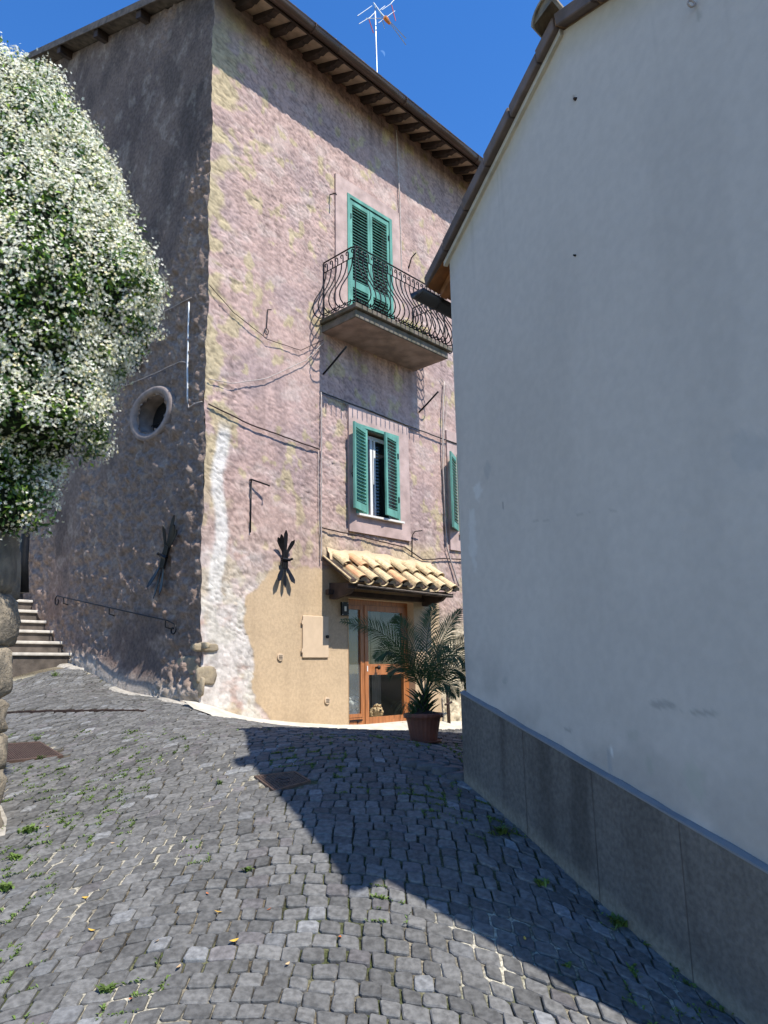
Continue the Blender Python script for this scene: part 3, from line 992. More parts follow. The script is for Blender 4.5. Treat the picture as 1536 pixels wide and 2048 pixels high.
# louvred shutter built in a frame given by hinge point and direction
def shutter(hs, hn, ang, width, z0, z1, side, mid=None, nsl=30, handle=False):
    """side=+1: leaf runs towards +s when closed; ang = opening angle"""
    dx, dn = side * cos(ang), sin(ang)          # direction from hinge to free edge in (s, n)
    ox, on = -side * sin(ang) * -1, cos(ang)    # outward face normal when closed = +n
    ox, on = -side * sin(ang) * 1.0, cos(ang)

    def fr(a, n, z):
        return H(hs + dx * a + ox * n, hn + dn * a + on * n, z)
    b = MB(); T = .036; st = .06
    b.box(fr, 0, st, 0, T, z0, z1); b.box(fr, width - st, width, 0, T, z0, z1)
    rails = [(z0, z0 + .13), (z1 - .085, z1)]
    if mid: rails.append((mid - .07, mid + .07))
    for r0, r1 in rails: b.box(fr, st, width - st, .002, T - .002, r0, r1)
    o = b.build('shutter', 'green', house)
    zones = [(z0 + .13, (mid - .07) if mid else z1 - .085)] + ([(mid + .07, z1 - .085)] if mid else [])
    me = None
    for (a0, a1) in zones:
        n_ = int(round((a1 - a0) / .062)); stp = (a1 - a0) / n_
        for i in range(n_):
            zc = a0 + stp * (i + .5)
            b = MB(); P = []
            for (nn, zz) in ([(.003, .004), (.004, .012), (T + .002, -.004), (T + .001, -.012)] if ang < 1.6 else [(T - .003, .004), (T - .004, .012), (-.002, -.004), (-.001, -.012)]):
                P.append((nn, zc + zz))
            V = [fr(st, p[0], p[1]) for p in P] + [fr(width - st, p[0], p[1]) for p in P]
            b.add(V, [(0, 1, 2, 3), (7, 6, 5, 4), (0, 4, 5, 1), (1, 5, 6, 2), (2, 6, 7, 3), (3, 7, 4, 0)])
            b.build('slat', 'green', o)
    for zz in (z0 + .3, z1 - .4):
        b = MB(); b.box(fr, -.01, .03, T + .001, T + .012, zz, zz + .1); b.build('hinge', 'iron', o)
    if handle:
        b = MB(); b.tube([fr(width - .03, T + .02, z0 + .55), fr(width - .05, T + .05, z0 + .62), fr(width - .1, T + .04, z0 + .66), fr(width - .03, T + .02, z0 + .75)], .008, 5); b.build('catch', 'iron', o)
    return o


def casing(o, w=.055, n0=-.03, n1=.045):
    a, b_, c0, d0 = o
    b = MB(); b.box(H, a - .03, a + w - .03, n0, n1, c0, d0 + .03); b.box(H, b_ - w + .03, b_ + .03, n0, n1, c0, d0 + .03); b.box(H, a + w - .03, b_ - w + .03, n0, n1 - .002, d0 - w + .03, d0 + .03)
    return b.build('window_frame', 'green', house)


casing(openings[0], .07); casing(openings[1]); casing(openings[2])
shutter(2.882, -.01, 0, .529, 6.02, 8.69, 1, mid=6.98)
shutter(3.948, -.01, 0, .529, 6.02, 8.69, -1, mid=6.98)
shutter(3.27, .02, radians(159), .53, 2.70, 4.23, 1, handle=True)
shutter(4.035, .02, radians(15), .47, 2.70, 4.23, -1)
shutter(5.88, .01, radians(154), .53, 2.70, 4.23, 1)
b = MB(); b.box(H, 3.0, 3.27, .0, .03, 2.68, 4.22); b.build('fixed_panel', 'green', house)
# inner casement of the lower window
b = MB()
for (p, q_) in [(3.50, 3.56), (3.60, 3.64), (4.0, 4.06)]: b.box(H, p, q_, -.20, -.14, 2.66, 4.2)
b.box(H, 3.3, 4.0, -.198, -.142, 4.13, 4.2); b.box(H, 3.64, 4.0, -.198, -.142, 2.66, 2.73)
cf = b.build('casement', 'grey_concrete', house)
cf.data.materials[0] = MATS['white_plastic']
b = MB(); b.box(H, 3.64, 4.0, -.175, -.165, 2.73, 4.13); b.build('pane', 'dark_glass', cf)
b = MB(); b.box(H, 3.562, 3.575, -.13, -.12, 3.3, 3.95); b.build('curtain_edge', 'white_plastic', cf)
b = MB(); b.box(H, 2.98, 4.14, -.02, .10, 2.62, 2.655); b.build('window_sill', 'marble', house)
b = MB(); b.box(H, 5.82, 6.95, -.02, .10, 2.62, 2.655); b.build('window_sill', 'marble', house)

# balcony slab
b = MB(); b.box(H, 2.215, 4.665, -.05, .83, 5.765, 5.90); b.box(H, 2.16, 4.72, -.05, .895, 5.905, 5.985)
sl_o = b.build('balcony_slab', 'slab', house)
md = sl_o.modifiers.new('b', 'BEVEL'); md.width = .012; md.segments = 2
b = MB(); b.quad(H(2.23, -.03, 5.762), H(4.65, -.03, 5.762), H(4.65, .81, 5.762), H(2.23, .81, 5.762)); b.build('slab_underside', 'underside', sl_o)
# bombe railing
zt, z2, zb_ = 7.10, 6.90, 6.05
rb = MB()
c0 = [(2.245, .0), (2.245, .80), (4.635, .80), (4.635, .0)]


def rpath(z, out=0.):
    pts = []
    for i, (s0, n0) in enumerate(c0):
        so_ = -out if i < 2 else out
        no_ = out if i in (1, 2) else 0
        pts.append(H(s0 + so_, n0 + no_, z))
    return pts


def soft_path(z):
    r_ = .10
    P = [(2.245, .0), (2.245, .80 - r_), (2.245 + .03, .80 - .03), (2.245 + r_, .80), (4.635 - r_, .80), (4.635 - .03, .80 - .03), (4.635, .80 - r_), (4.635, .0)]
    return [H(a, b_, z) for a, b_ in P]


rb.tube(soft_path(zt), .014, 6); rb.tube(soft_path(z2), .009, 6); rb.tube(soft_path(zb_ + .06), .009, 6); rb.tube(soft_path(zb_ - .02), .009, 6)
for s0, n0 in c0:
    n0 = max(n0, .01)
    rb.bar(H(s0, n0, 5.98), H(s0, n0, zt), .012)
rail = rb.build('balcony_railing', 'iron', house)
prof = [(0, 6.90), (.01, 6.78), (.05, 6.64), (.115, 6.50), (.19, 6.38), (.255, 6.27), (.295, 6.16), (.305, 6.08), (.28, 6.01), (.225, 5.965), (.155, 5.96), (.09, 5.99), (.05, 6.05), (.06, 6.10)]
pos = [(2.245 + .0, .80 * (i + .5) / 6, -1, 0) for i in range(6)] + [(2.245 + 2.39 * (i + .5) / 20, .80, 0, 1) for i in range(20)] + [(4.635, .80 * (i + .5) / 6, 1, 0) for i in range(6)]
for (s0, n0, ds, dn) in pos:
    b = MB(); b.tube([H(s0 + ds * o_, n0 + dn * o_, z) for o_, z in prof], .0115, 5); b.build('baluster', 'iron', rail)
    b = MB(); b.bar(H(s0, n0, 5.985), H(s0, n0, 6.10), .006, 5); b.build('stub', 'iron', rail)
    b = MB()
    tx_, tn = (0, 1) if ds else (1, 0)
    P = []
    for t_ in np.linspace(0, 1, 13):
        if t_ < .35:
            k = t_ / .35; P.append((.035, z2 + .10 * k))
        else:
            a = (t_ - .35) / .65 * 1.5 * pi; rr = .036 - .02 * (t_ - .35) / .65
            P.append((.035 - .036 + rr * cos(a) + .0, z2 + .12 + rr * sin(a) * 1.3))
    b.tube([H(s0 + tx_ * a, n0 + tn * a, z) for a, z in P], .0105, 4); b.build('scroll', 'iron', rail)

# canopy over the door
can = MB()
cs0, cs1 = 2.22, 4.92


def CN(s, q_, h=0.):                            # q_: 0 at wall, 1 at the front edge
    return H(s, .62 * q_, 1.80 - .42 * q_ + h)


A = [CN(cs0, 0), CN(cs1, 0), CN(cs1, 1), CN(cs0, 1)]
can.hexa([A[3], A[2], A[1], A[0]] + [p + np.array([0, 0, .035]) for p in (A[3], A[2], A[1], A[0])])
cano = can.build('door_canopy', 'dark_wood', house)
for (a, b_) in [(cs0 + .15, cs0 + .23), (cs1 - .25, cs1 - .17)]:
    b = MB(); V = []
    for s0 in (a, b_):
        V += [H(s0, .0, 1.16), H(s0, .10, 1.14), H(s0, .45, 1.22), H(s0, .55, 1.30), H(s0, .56, 1.37), H(s0, .0, 1.42)]
    b.add(V, [(0, 1, 2, 3, 4, 5), (11, 10, 9, 8, 7, 6)] + [(j, 6 + j, 6 + (j + 1) % 6, (j + 1) % 6) for j in range(6)])
    b.build('bracket', 'dark_wood', cano)
b = MB(); b.box(H, cs0 + .03, cs1 - .03, .50, .57, 1.28, 1.345); b.build('front_beam', 'dark_wood', cano)
b = MB(); b.box(H, cs0 + .05, cs1 - .3, .02, .10, 1.22, 1.30); b.build('wall_beam', 'dark_wood', cano)
b = MB(); b.tube([H(cs0 + .2, .60, 1.33), H(cs1 - .1, .60, 1.30)], .018, 6); b.build('canopy_gutter', 'grey_wood', cano)
dsl = H(0., .62, -.42) - H(0., 0., 0.); dsl /= np.linalg.norm(dsl)
nsl_ = np.cross(fd, dsl); nsl_ = nsl_ if nsl_[2] > 0 else -nsl_
nt_ = 8
for i in range(nt_):
    s0 = cs0 + .26 + (cs1 - cs0 - .34) * i / (nt_ - 1)
    for r_ in range(2):
        b = MB(); jit = R.uniform(-.03, .03)
        coppo(b, CN(s0 + jit, .02 + .46 * r_, .06 + .028 * (1 - r_) + (.02 if r_ == 0 else 0)), dsl, nsl_, fd, .40 if r_ == 0 else .42, .080 + R.uniform(-.004, .004), .100, 8, .016)
        mt = 'tile_orange' if (i, r_) in ((0, 1), (1, 0), (3, 1)) else 'tile_yellow'
        b.build('roof_tile', mt, cano, smooth=False)
    b = MB(); coppo(b, CN(s0 - .17, .0, .055), dsl, -nsl_, fd, .80, .085, .10, 6, .014); b.build('channel_tile', 'tile_yellow', cano)
for i in range(nt_):                           # mortar plugs in the tile mouths
    s0 = cs0 + .26 + (cs1 - cs0 - .34) * i / (nt_ - 1)
    b = MB(); p = CN(s0, 1.09, .05)
    b.add([p + fd * (-cos(pi * j / 6)) * .088 + nsl_ * sin(pi * j / 6) * .07 for j in range(7)], [tuple(range(7))]); b.build('mortar_plug', 'stone', cano)
b = MB(); V = []
ssn = np.linspace(cs0 + .1, cs1 + .05, 40)
for s0 in ssn:
    w0 = .06 * (fbm(np.float64(s0 * 4), np.float64(0), 5, 3))
    V += [H(s0, .0, 1.93 + w0 * 2.5), H(s0, .02, 1.90 + w0), CN(s0, .10, .135), CN(s0, .12, .04)]
b.add(V, [(4 * i + j, 4 * i + 4 + j, 4 * i + 5 + j, 4 * i + 1 + j) for i in range(39) for j in range(3)]); b.build('mortar_flashing', 'beige', cano, smooth=True)

# ---- glazed door
DN = -.14
b = MB()
for o_ in [(2.79, 4.42, -1.0, 1.20)]:
    b.quad(H(2.79, .012, -1.0), H(2.79, DN - .05, -1.0), H(2.79, DN - .05, 1.2), H(2.79, .012, 1.2))
    b.quad(H(4.42, .012, -1.0), H(4.42, .012, 1.2), H(4.42, DN - .05, 1.2), H(4.42, DN - .05, -1.0))
    b.quad(H(2.79, .012, 1.2), H(2.79, DN - .05, 1.2), H(4.42, DN - .05, 1.2), H(4.42, .012, 1.2))
b.build('reveal', 'beige', house)
TZ = -.875
b = MB(); b.box(H, 2.70, 4.55, -.6, .06, -1.05, TZ + .012); b.build('threshold', 'concrete', house)
b = MB()
b.box(H, 2.79, 2.84, DN - .06, DN, TZ, 1.2); b.box(H, 3.235, 3.30, DN - .06, DN, TZ, 1.2); b.box(H, 4.36, 4.42, DN - .06, DN, TZ, 1.2)
b.box(H, 2.84, 3.235, DN - .06, DN - .002, 1.10, 1.2); b.box(H, 3.30, 4.36, DN - .06, DN - .002, 1.12, 1.2)
b.box(H, 2.84, 3.235, DN - .06, DN + .004, TZ, TZ + .13)
df = b.build('door_frame', 'wood', house)
b = MB(); sw = .035
b.box(H, 2.842, 2.842 + sw, DN - .05, DN + .012, TZ + .135, 1.095); b.box(H, 3.233 - sw, 3.233, DN - .05, DN + .012, TZ + .135, 1.095)
b.box(H, 2.842 + sw, 3.233 - sw, DN - .05, DN + .01, TZ + .135, TZ + .19); b.box(H, 2.842 + sw, 3.233 - sw, DN - .05, DN + .01, 1.03, 1.095)
sd = b.build('sidelight', 'wood', house)
b = MB(); b.quad(H(2.842 + sw, DN - .02, TZ + .19), H(3.233 - sw, DN - .02, TZ + .19), H(3.233 - sw, DN - .02, 1.03), H(2.842 + sw, DN - .02, 1.03)); b.build('pane', 'milky', sd)
b = MB(); b.box(H, 2.80, 3.22, DN + .006, DN + .022, TZ + .075, TZ + .10); b.bar(H(2.88, DN + .02, TZ + .06), H(2.92, DN + .02, TZ + .06), .012); b.bar(H(3.10, DN + .02, TZ + .06), H(3.14, DN + .02, TZ + .06), .012); b.build('drip_rail', 'iron', sd)
b = MB(); l0, l1 = 3.302, 4.358; st = .085
b.box(H, l0, l0 + st, DN - .05, DN + .012, TZ + .01, 1.115); b.box(H, l1 - st, l1, DN - .05, DN + .012, TZ + .01, 1.115)
for (a, c0_) in [(TZ + .01, TZ + .12), (-.06, .12), (1.02, 1.115)]: b.box(H, l0 + st, l1 - st, DN - .048, DN + .010, a, c0_)
dl = b.build('door', 'wood', house)
b = MB(); b.quad(H(l0 + st, DN - .02, TZ + .12), H(l1 - st, DN - .02, TZ + .12), H(l1 - st, DN - .02, -.06), H(l0 + st, DN - .02, -.06)); b.build('pane', 'pane', dl)
b = MB(); b.quad(H(l0 + st, DN - .02, .12), H(l1 - st, DN - .02, .12), H(l1 - st, DN - .02, 1.02), H(l0 + st, DN - .02, 1.02)); b.build('pane', 'pane', dl)
b = MB(); hp = H(3.56, DN + .012, .06); b.tube([hp, hp + fn * .05], .018, 8); b.tube([hp + fn * .05, hp + fn * .065, hp + fn * .085, hp + fn * .10], [.02, .036, .036, .012], 10); b.build('door_knob', 'iron', dl)
b = MB(); b.box(H, 3.345, 3.365, DN + .012, DN + .018, .0, .09); b.build('lock_plate', 'white_plastic', dl)
# room behind, curtain strips
b = MB(); RF = TZ + .0
b.quad(H(2.6, -3.2, RF), H(4.7, -3.2, RF), H(4.7, -3.2, 1.4), H(2.6, -3.2, 1.4)); b.quad(H(2.6, -.2, RF), H(2.6, -3.2, RF), H(2.6, -3.2, 1.4), H(2.6, -.2, 1.4)); b.quad(H(4.7, -3.2, RF), H(4.7, -.2, RF), H(4.7, -.2, 1.4), H(4.7, -3.2, 1.4)); b.quad(H(2.6, -.2, RF), H(4.7, -.2, RF), H(4.7, -3.2, RF), H(2.6, -3.2, RF)); b.quad(H(2.6, -.2, 1.4), H(2.6, -3.2, 1.4), H(4.7, -3.2, 1.4), H(4.7, -.2, 1.4))
b.build('room_interior', 'room', house)
for (a, c1, nn) in [(4.02, 4.3, -1.0), (4.45, 4.7, -1.1), (3.2, 3.5, -1.3)]:
    b = MB(); V = []
    k = 24
    for i in range(k + 1):
        s0 = a + (c1 - a) * i / k
        V += [H(s0, nn + .02 * sin(i * 1.3), RF), H(s0, nn + .02 * sin(i * 1.3), 1.3)]
    b.add(V, [(2 * i, 2 * i + 2, 2 * i + 3, 2 * i + 1) for i in range(k)]); b.build('curtain', 'curtain', house, smooth=True)

# small fittings that belong to the wall
b = MB(); b.box(H, 1.80, 2.34, .0, .022, .22, .87)
hatch = b.build('meter_hatch', 'beige_metal', house, label='beige metal meter hatch flush in the plaster')
md = hatch.modifiers.new('b', 'BEVEL'); md.width = .012; md.segments = 2
for zz in (.33, .76):
    b = MB(); b.box(H, 1.77, 1.80, .02, .034, zz - .03, zz + .03); b.build('hinge', 'beige_metal', hatch)
b = MB(); b.bar(H(2.30, .02, .55), H(2.30, .045, .55), .028, 10); b.build('lock', 'iron', hatch)
for (s0, z0) in ((1.372, .232), (2.318, -.437)):
    b = MB(); b.bar(H(s0, .0, z0), H(s0, .018, z0), .055, 16); vo = b.build('vent_cover', 'beige_metal', house)
    for k in range(3):
        b = MB(); b.box(H, s0 - .035, s0 + .035, .019, .023, z0 - .03 + .022 * k, z0 - .022 + .022 * k); b.build('louvre', 'riser', vo)

# ================================================================== THINGS ON THE PINK HOUSE
def simple(name, label, cat, mb, m, group=None, smooth=True):
    return mb.build(name, m, None, smooth=smooth, label=label, cat=cat, group=group)


e = thing('doorbell_panel', 'small black doorbell panel with white button left of the glazed door', 'doorbell', H(2.68, .01, .92))
b = MB(); b.box(H, 2.61, 2.76, .01, .045, .90, 1.12); b.build('plate', 'iron', e)
b = MB(); b.box(H, 2.665, 2.705, .045, .052, .97, 1.05); b.build('button', 'white_plastic', e)
for a, z in ((2.625, .915), (2.745, .915), (2.625, 1.105), (2.745, 1.105)):
    b = MB(); b.bar(H(a, .044, z), H(a, .05, z), .006, 6); b.build('screw', 'white_plastic', e)
b = MB(); b.box(H, 2.52, 2.60, .01, .09, 1.22, 1.30); b.box(H, 2.60, 2.64, .03, .07, 1.24, 1.28)
simple('wall_lamp', 'small white box lamp tucked under the left end of the tiled canopy', 'lamp', b, 'white_plastic', smooth=False)


def blade(b, p0, dir_, L_, w0, w1, curl, fr, off0, pointed=True):
    """a strap of iron springing from the bundle; coordinates (s, z) in the wall plane, curling outwards"""
    n_ = 7; V = []
    dx, dz = dir_; k = hypot(dx, dz); dx /= k; dz /= k
    for i in range(n_):
        t_ = i / (n_ - 1)
        w_ = w0 + (w1 - w0) * sin(min(1, t_ * 1.1) * pi / 2)
        if pointed and t_ > .82: w_ *= (1 - t_) / .18 * .9 + .08
        n0 = off0 + curl * t_ ** 1.6
        cx, cz = p0[0] + dx * L_ * t_, p0[1] + dz * L_ * t_
        for sg in (-1, 1):
            for th in (0, .008):
                V.append(fr(cx + sg * w_ * dz, n0 + th + .012 * (1 if sg > 0 else 0), cz - sg * w_ * dx))
    F = []
    for i in range(n_ - 1):
        q_ = 4 * i; r_ = q_ + 4
        F += [(q_, r_, r_ + 2, q_ + 2), (q_ + 1, q_ + 3, r_ + 3, r_ + 1), (q_, q_ + 1, r_ + 1, r_), (q_ + 2, r_ + 2, r_ + 3, q_ + 3)]
    F += [(0, 2, 3, 1), (4 * n_ - 4, 4 * n_ - 3, 4 * n_ - 1, 4 * n_ - 2)]
    b.add(V, F)


def anchor(fr, s0, z0, tilt, label, up_l=.44, dn_l=.42, scale=1., wq=1.):
    e = thing('iron_wall_anchor', label, 'wall anchor', fr(s0, .02, z0), 'forged iron anchors on the pink house')
    ct, st_ = cos(tilt), sin(tilt)

    def rot(x, z): return (s0 + (x * ct - z * st_) * scale, z0 + (x * st_ + z * ct) * scale)
    b = MB()
    for dx_ in (-.035, 0, .035):
        p, q_ = rot(dx_, -.14), rot(dx_, .14)
        b.tube([fr(p[0], .05, p[1]), fr(q_[0], .05, q_[1])], .022 * scale, 6)
    b.build('shaft', 'iron', e)
    b = MB(); p, q_ = rot(-.075, .0), rot(.075, .0); b.tube([fr(p[0], .07, p[1]), fr(q_[0], .07, q_[1])], .026 * scale, 6)
    p = rot(.09, .015); b.tube([fr(q_[0], .07, q_[1]), fr(p[0], .12, p[1])], .018 * scale, 6); b.build('collar', 'iron', e)
    for (a, L_, w1, cu, x0) in [(-34, up_l * .74, .036, .04, -.03), (-24, up_l * .82, .036, .07, -.02), (0, up_l, .034, .01, 0), (26, up_l * .66, .032, .05, .03)]:
        a *= wq; d = (sin(radians(a)), cos(radians(a))); dd = (d[0] * ct - d[1] * st_, d[0] * st_ + d[1] * ct)
        b = MB(); blade(b, rot(x0, .10), dd, L_ * scale, .013, w1 * scale * wq, cu, fr, .045); b.build('blade', 'iron', e)
    for (a, L_, w1, cu, x0) in [(-30, dn_l * .85, .05, .06, -.03), (-3, dn_l, .034, .02, 0), (24, dn_l * .85, .048, .05, .03)]:
        a *= wq; d = (sin(radians(a)), -cos(radians(a))); dd = (d[0] * ct - d[1] * st_, d[0] * st_ + d[1] * ct)
        b = MB(); blade(b, rot(x0, -.10), dd, L_ * scale, .013, w1 * scale * wq, cu, fr, .045); b.build('blade', 'iron', e)
    return e


anchor(H, 1.41, 1.70, 0, 'dark iron wall anchor with splayed blades on the sunny facade above the beige plaster', .36, .34)
anchor(Lw, .86, 1.70, radians(22), 'dark iron wall anchor with splayed blades tilted on the shaded wall above the handrail', .44, .44, 1.18, .78)
anchor(Lw, 1.80, 5.16, radians(10), 'small forked iron wall anchor on the shaded wall beside the flowering bush', .3, .28, .8)


def hooky(label, name, P, r=.012, m='iron', fr=H, cat='hook', group='old iron hooks on the pink house'):
    b = MB(); b.tube([fr(*p) for p in P], r, 6); return simple(name, label, cat, b, m, group)


hooky('long dark angled iron bracket on the facade left of the lower window', 'wall_bracket', [(.755, .0, 2.86), (.755, .04, 2.86), (1.0, .12, 2.80), (1.0, .16, 2.78)], .014)
b = MB(); b.tube([H(.765, .02, 2.87), H(.768, .02, 2.05)], .012, 6)
simple('iron_rod', 'thin black vertical iron rod below the angled bracket on the facade', 'rod', b, 'iron')
b = MB(); b.tube([H(1.03, .0, 5.76), H(1.03, .10, 5.72)], .008, 6); b.tube([H(1.02, .02, 5.75), H(1.0, .02, 5.42)], .007, 6)
b.tube([H(1.0 + .04 * cos(a), .02, 5.36 + .055 * sin(a)) for a in np.linspace(0, 2 * pi, 13)], .007, 5)
simple('ring_hook', 'hanging iron hook ending in a ring high on the facade left of the balcony', 'hook', b, 'iron')
hooky('thin iron stay on the facade just left of the balcony door surround', 'iron_stay', [(2.40, .0, 8.55), (2.40, .16, 8.50), (2.40, .17, 8.46)], .012)
hooky('iron prong with a knob on the facade right of the balcony door surround', 'iron_stay', [(4.55, .0, 7.95), (4.55, .08, 8.15), (4.56, .20, 8.22)], .014)
hooky('iron prong projecting below the left end of the balcony', 'iron_prong', [(2.24, .0, 5.0), (2.24, .25, 5.13), (2.24, .58, 5.32)], .018, group='iron prongs under the balcony')
hooky('iron prong projecting below the right end of the balcony', 'iron_prong', [(4.74, .0, 4.93), (4.74, .2, 5.04), (4.74, .5, 5.22)], .018, group='iron prongs under the balcony')
hooky('small angled iron catch below the right corner of the lower window', 'window_catch', [(4.43, .0, 2.05), (4.43, .02, 2.45), (4.46, .06, 2.52), (4.62, .10, 2.55)], .010)


def cable(label, pts, r=.008, m='cable', fr=H, sagm=.0, group='cables along the pink house walls', cat='cable'):
    P = []
    for i in range(len(pts) - 1):
        a = np.array(pts[i], float); b_ = np.array(pts[i + 1], float)
        k = max(2, int(np.linalg.norm(b_ - a) / .12))
        for j in range(k):
            t_ = j / k; q_ = a + (b_ - a) * t_
            q_ = q_ + np.array([R.uniform(-.004, .004), R.uniform(0, .004), -sagm * 4 * t_ * (1 - t_) * np.linalg.norm((b_ - a)) * .5 + R.uniform(-.004, .004)])
            P.append(fr(*q_))
    P.append(fr(*pts[-1]))
    b = MB(); b.tube(P, r, 5); return simple('cable', label, cat, b, m, group)


cable('dark sagging cable from the house corner to the pipe under the balcony', [(-.04, .03, 3.86), (.7, .04, 3.72), (1.5, .04, 3.66), (2.13, .03, 3.62)], .012, 'rust')
cable('black cable crossing the facade just below the balcony shadow', [(2.16, .03, 4.64), (3.3, .04, 4.60), (4.6, .04, 4.55), (6.4, .04, 4.52)], .013, 'dark_cable', sagm=.01)
cable('pale vertical conduit on the facade left of the lower window', [(2.165, .03, 4.64), (2.17, .03, 3.6), (2.165, .03, 2.6), (2.17, .03, 1.75)], .012)
cable('thin second wire beside the pale vertical conduit', [(2.11, .02, 3.60), (2.12, .02, 2.7), (2.14, .02, 2.1)], .005)
cable('twisted cable below the lower window running to the right', [(2.17, .03, 2.30), (3.0, .03, 2.27), (4.2, .03, 2.20), (4.7, .03, 2.02), (5.3, .03, 2.10), (6.6, .03, 2.20)], .012, 'rust', sagm=.01)
cable('pale bundle of conduits beside the right hand window', [(5.52, .04, 5.78), (5.42, .05, 5.0), (5.38, .04, 4.0), (5.40, .04, 3.0), (5.42, .04, 2.3), (5.75, .04, 1.6)], .016)
cable('thin pale wire curving beside the conduit bundle at the right hand window', [(5.40, .03, 5.85), (5.58, .03, 5.7), (5.60, .03, 5.3), (5.46, .03, 4.6), (5.45, .03, 3.2)], .006)
cable('grey conduit pipe running down from the eave right of the balcony door', [(4.23, .04, 10.95), (4.25, .04, 10.2), (4.28, .04, 9.3), (4.30, .03, 7.3)], .014, 'cable')
cable('pale wire looping low from the corner up to the balcony', [(-.05, .03, 4.25), (.35, .05, 4.28), (1.0, .05, 4.55), (1.8, .05, 5.1), (2.2, .05, 5.55)], .007)
cable('dark wire looping from the corner past the ring hook', [(-.1, .03, 5.75), (.35, .04, 5.45), (1.0, .04, 5.22), (1.7, .04, 5.25), (2.2, .04, 5.6)], .006, 'rust')
cable('white conduit standing on the shaded wall near the corner', [(.44, .03, 5.62), (.44, .03, 4.9), (.42, .03, 4.2), (.40, .03, 3.98)], .014, 'white_plastic', fr=Lw)
cable('thin wire from the bush down to the white conduit', [(.38, .03, 5.68), (1.1, .04, 5.70), (1.9, .04, 5.90)], .006, fr=Lw)
cable('thin wire sagging from the conduit past the oval window to the bush', [(.42, .03, 4.62), (.65, .04, 4.70), (1.2, .04, 4.70), (2.6, .04, 4.76)], .007, fr=Lw)
cable('short pale lead from the white conduit to the corner', [(.40, .03, 3.98), (.36, .04, 3.88), (.2, .04, 3.90), (.0, .04, 3.88)], .010, 'cable', fr=Lw)

# handrail on the shaded wall
e = thing('handrail', 'thin black wrought iron handrail with curled ends on the shaded wall by the steps', 'handrail', Lw(2.7, .08, 1.0))
P = []
for a in np.linspace(0, 2.2 * pi, 20):
    rr = .085 - .010 * a
    P.append(Lw(.53 - rr * sin(a + .3), .09, .62 + rr * cos(a + .3)))
P = P[::-1]
P.append(Lw(.66, .09, .755)); P += [Lw(t_, .09, .755 + (t_ - .66) * .180) for t_ in np.linspace(1.2, 4.0, 8)]
for a in np.linspace(0, 1.8 * pi, 16):
    rr = .10 - .012 * a
    P.append(Lw(4.07 + rr * sin(a), .09, 1.28 + rr * cos(a)))
b = MB(); b.tube(P, .011, 6); b.build('rail', 'iron', e, smooth=True)
for t_ in (.72, 2.30, 3.85):
    z = .755 + (t_ - .66) * .180
    b = MB(); b.tube([Lw(t_, .09, z - .01), Lw(t_, .09, z - .10), Lw(t_, .0, z - .12)], .009, 5); b.build('bracket', 'iron', e)

# antenna
e = thing('tv_antenna', 'rooftop television antenna with orange dipole box and red tipped rods on a thin mast', 'antenna', H(4.80, -1.0, 12.1))


def AP(x, y, dn=0.): # a point near the plane of the mast seen at that pixel
    d = ray(x, y); n = fn; p0 = H(4.8, -1.0 + dn, 0.) - np.array([0, 0, Z0])
    return d * (np.dot(p0, n) / np.dot(d, n)) + np.array([0, 0, Z0])


b = MB(); b.tube([H(4.81, -1.0, 12.0), AP(754, 145), AP(750, 14)], .014, 8); b.build('mast', 'antenna_metal', e)
b = MB(); b.tube([AP(747, 6), AP(760, 24, .1), AP(774, 40, .2), AP(778, 42, .25)], .016, 6); b.build('boom', 'antenna_metal', e)
b = MB(); b.tube([AP(769, 34, .2), AP(774, 40, .2), AP(780, 48, .2)], [.05, .055, .03], 8); b.build('dipole_box', 'antenna_orange', e)
for (p, q_, m) in [((779, 42), (812, 77), 'antenna_metal'), ((779, 45), (812, 90), 'antenna_metal'), ((737, 38), (750, 25), 'antenna_metal'), ((760, 20), (770, 12), 'antenna_metal'), ((782, 7), (790, -2), 'antenna_metal'), ((762, 30), (769, 57), 'antenna_metal'),
                   ((732, 37), (762, 37), 'antenna_metal'), ((738, 39), (747, 66), 'antenna_red'), ((783, 10), (791, 42), 'antenna_red'), ((715, 32), (744, 12), 'antenna_metal'), ((718, 48), (738, 36), 'antenna_metal'), ((757, 46), (790, 22), 'antenna_metal'), ((764, 20), (783, 7), 'antenna_metal')]:
    b = MB(); b.bar(AP(*p, .1), AP(*q_, .1), .009 if m != 'antenna_red' else .012, 5); b.build('rod', m, e)

# moon
MP = at(764, 108, 4000.); V = []
rr = 20.
dirv = (MP - np.array([0, 0, Z0])); dirv /= np.linalg.norm(dirv)
ux = np.cross(dirv, [0, 0, 1]); ux /= np.linalg.norm(ux); uy = np.cross(ux, dirv)
K = 24; rot_ = radians(38)
for k in range(K + 1):
    a = -pi / 2 + pi * k / K
    for (xx, yy) in ((rr * cos(a), rr * sin(a)), (rr * cos(a) * .35, rr * sin(a))):
        x2 = xx * cos(rot_) - yy * sin(rot_); y2 = xx * sin(rot_) + yy * cos(rot_)
        V.append(MP + ux * x2 + uy * y2)
b = MB(); b.add(V, [(2 * i, 2 * i + 2, 2 * i + 3, 2 * i + 1) for i in range(K)])
simple('moon', 'faint pale daytime moon in the blue sky beside the antenna mast', 'moon', b, 'moonlight')

# ================================================================== WHITE BUILDING
wb = thing('white_building', 'white plastered gabled building with dark grey plinth in shade', 'building', W(0., 0., WA[2] - Z0))
UA = -1.85; ZA = 4.60; GS = .43                # apex
UN = -3.6                                     # near corner


def wtop(u):
    return ZA - GS * np.abs(u - UA)


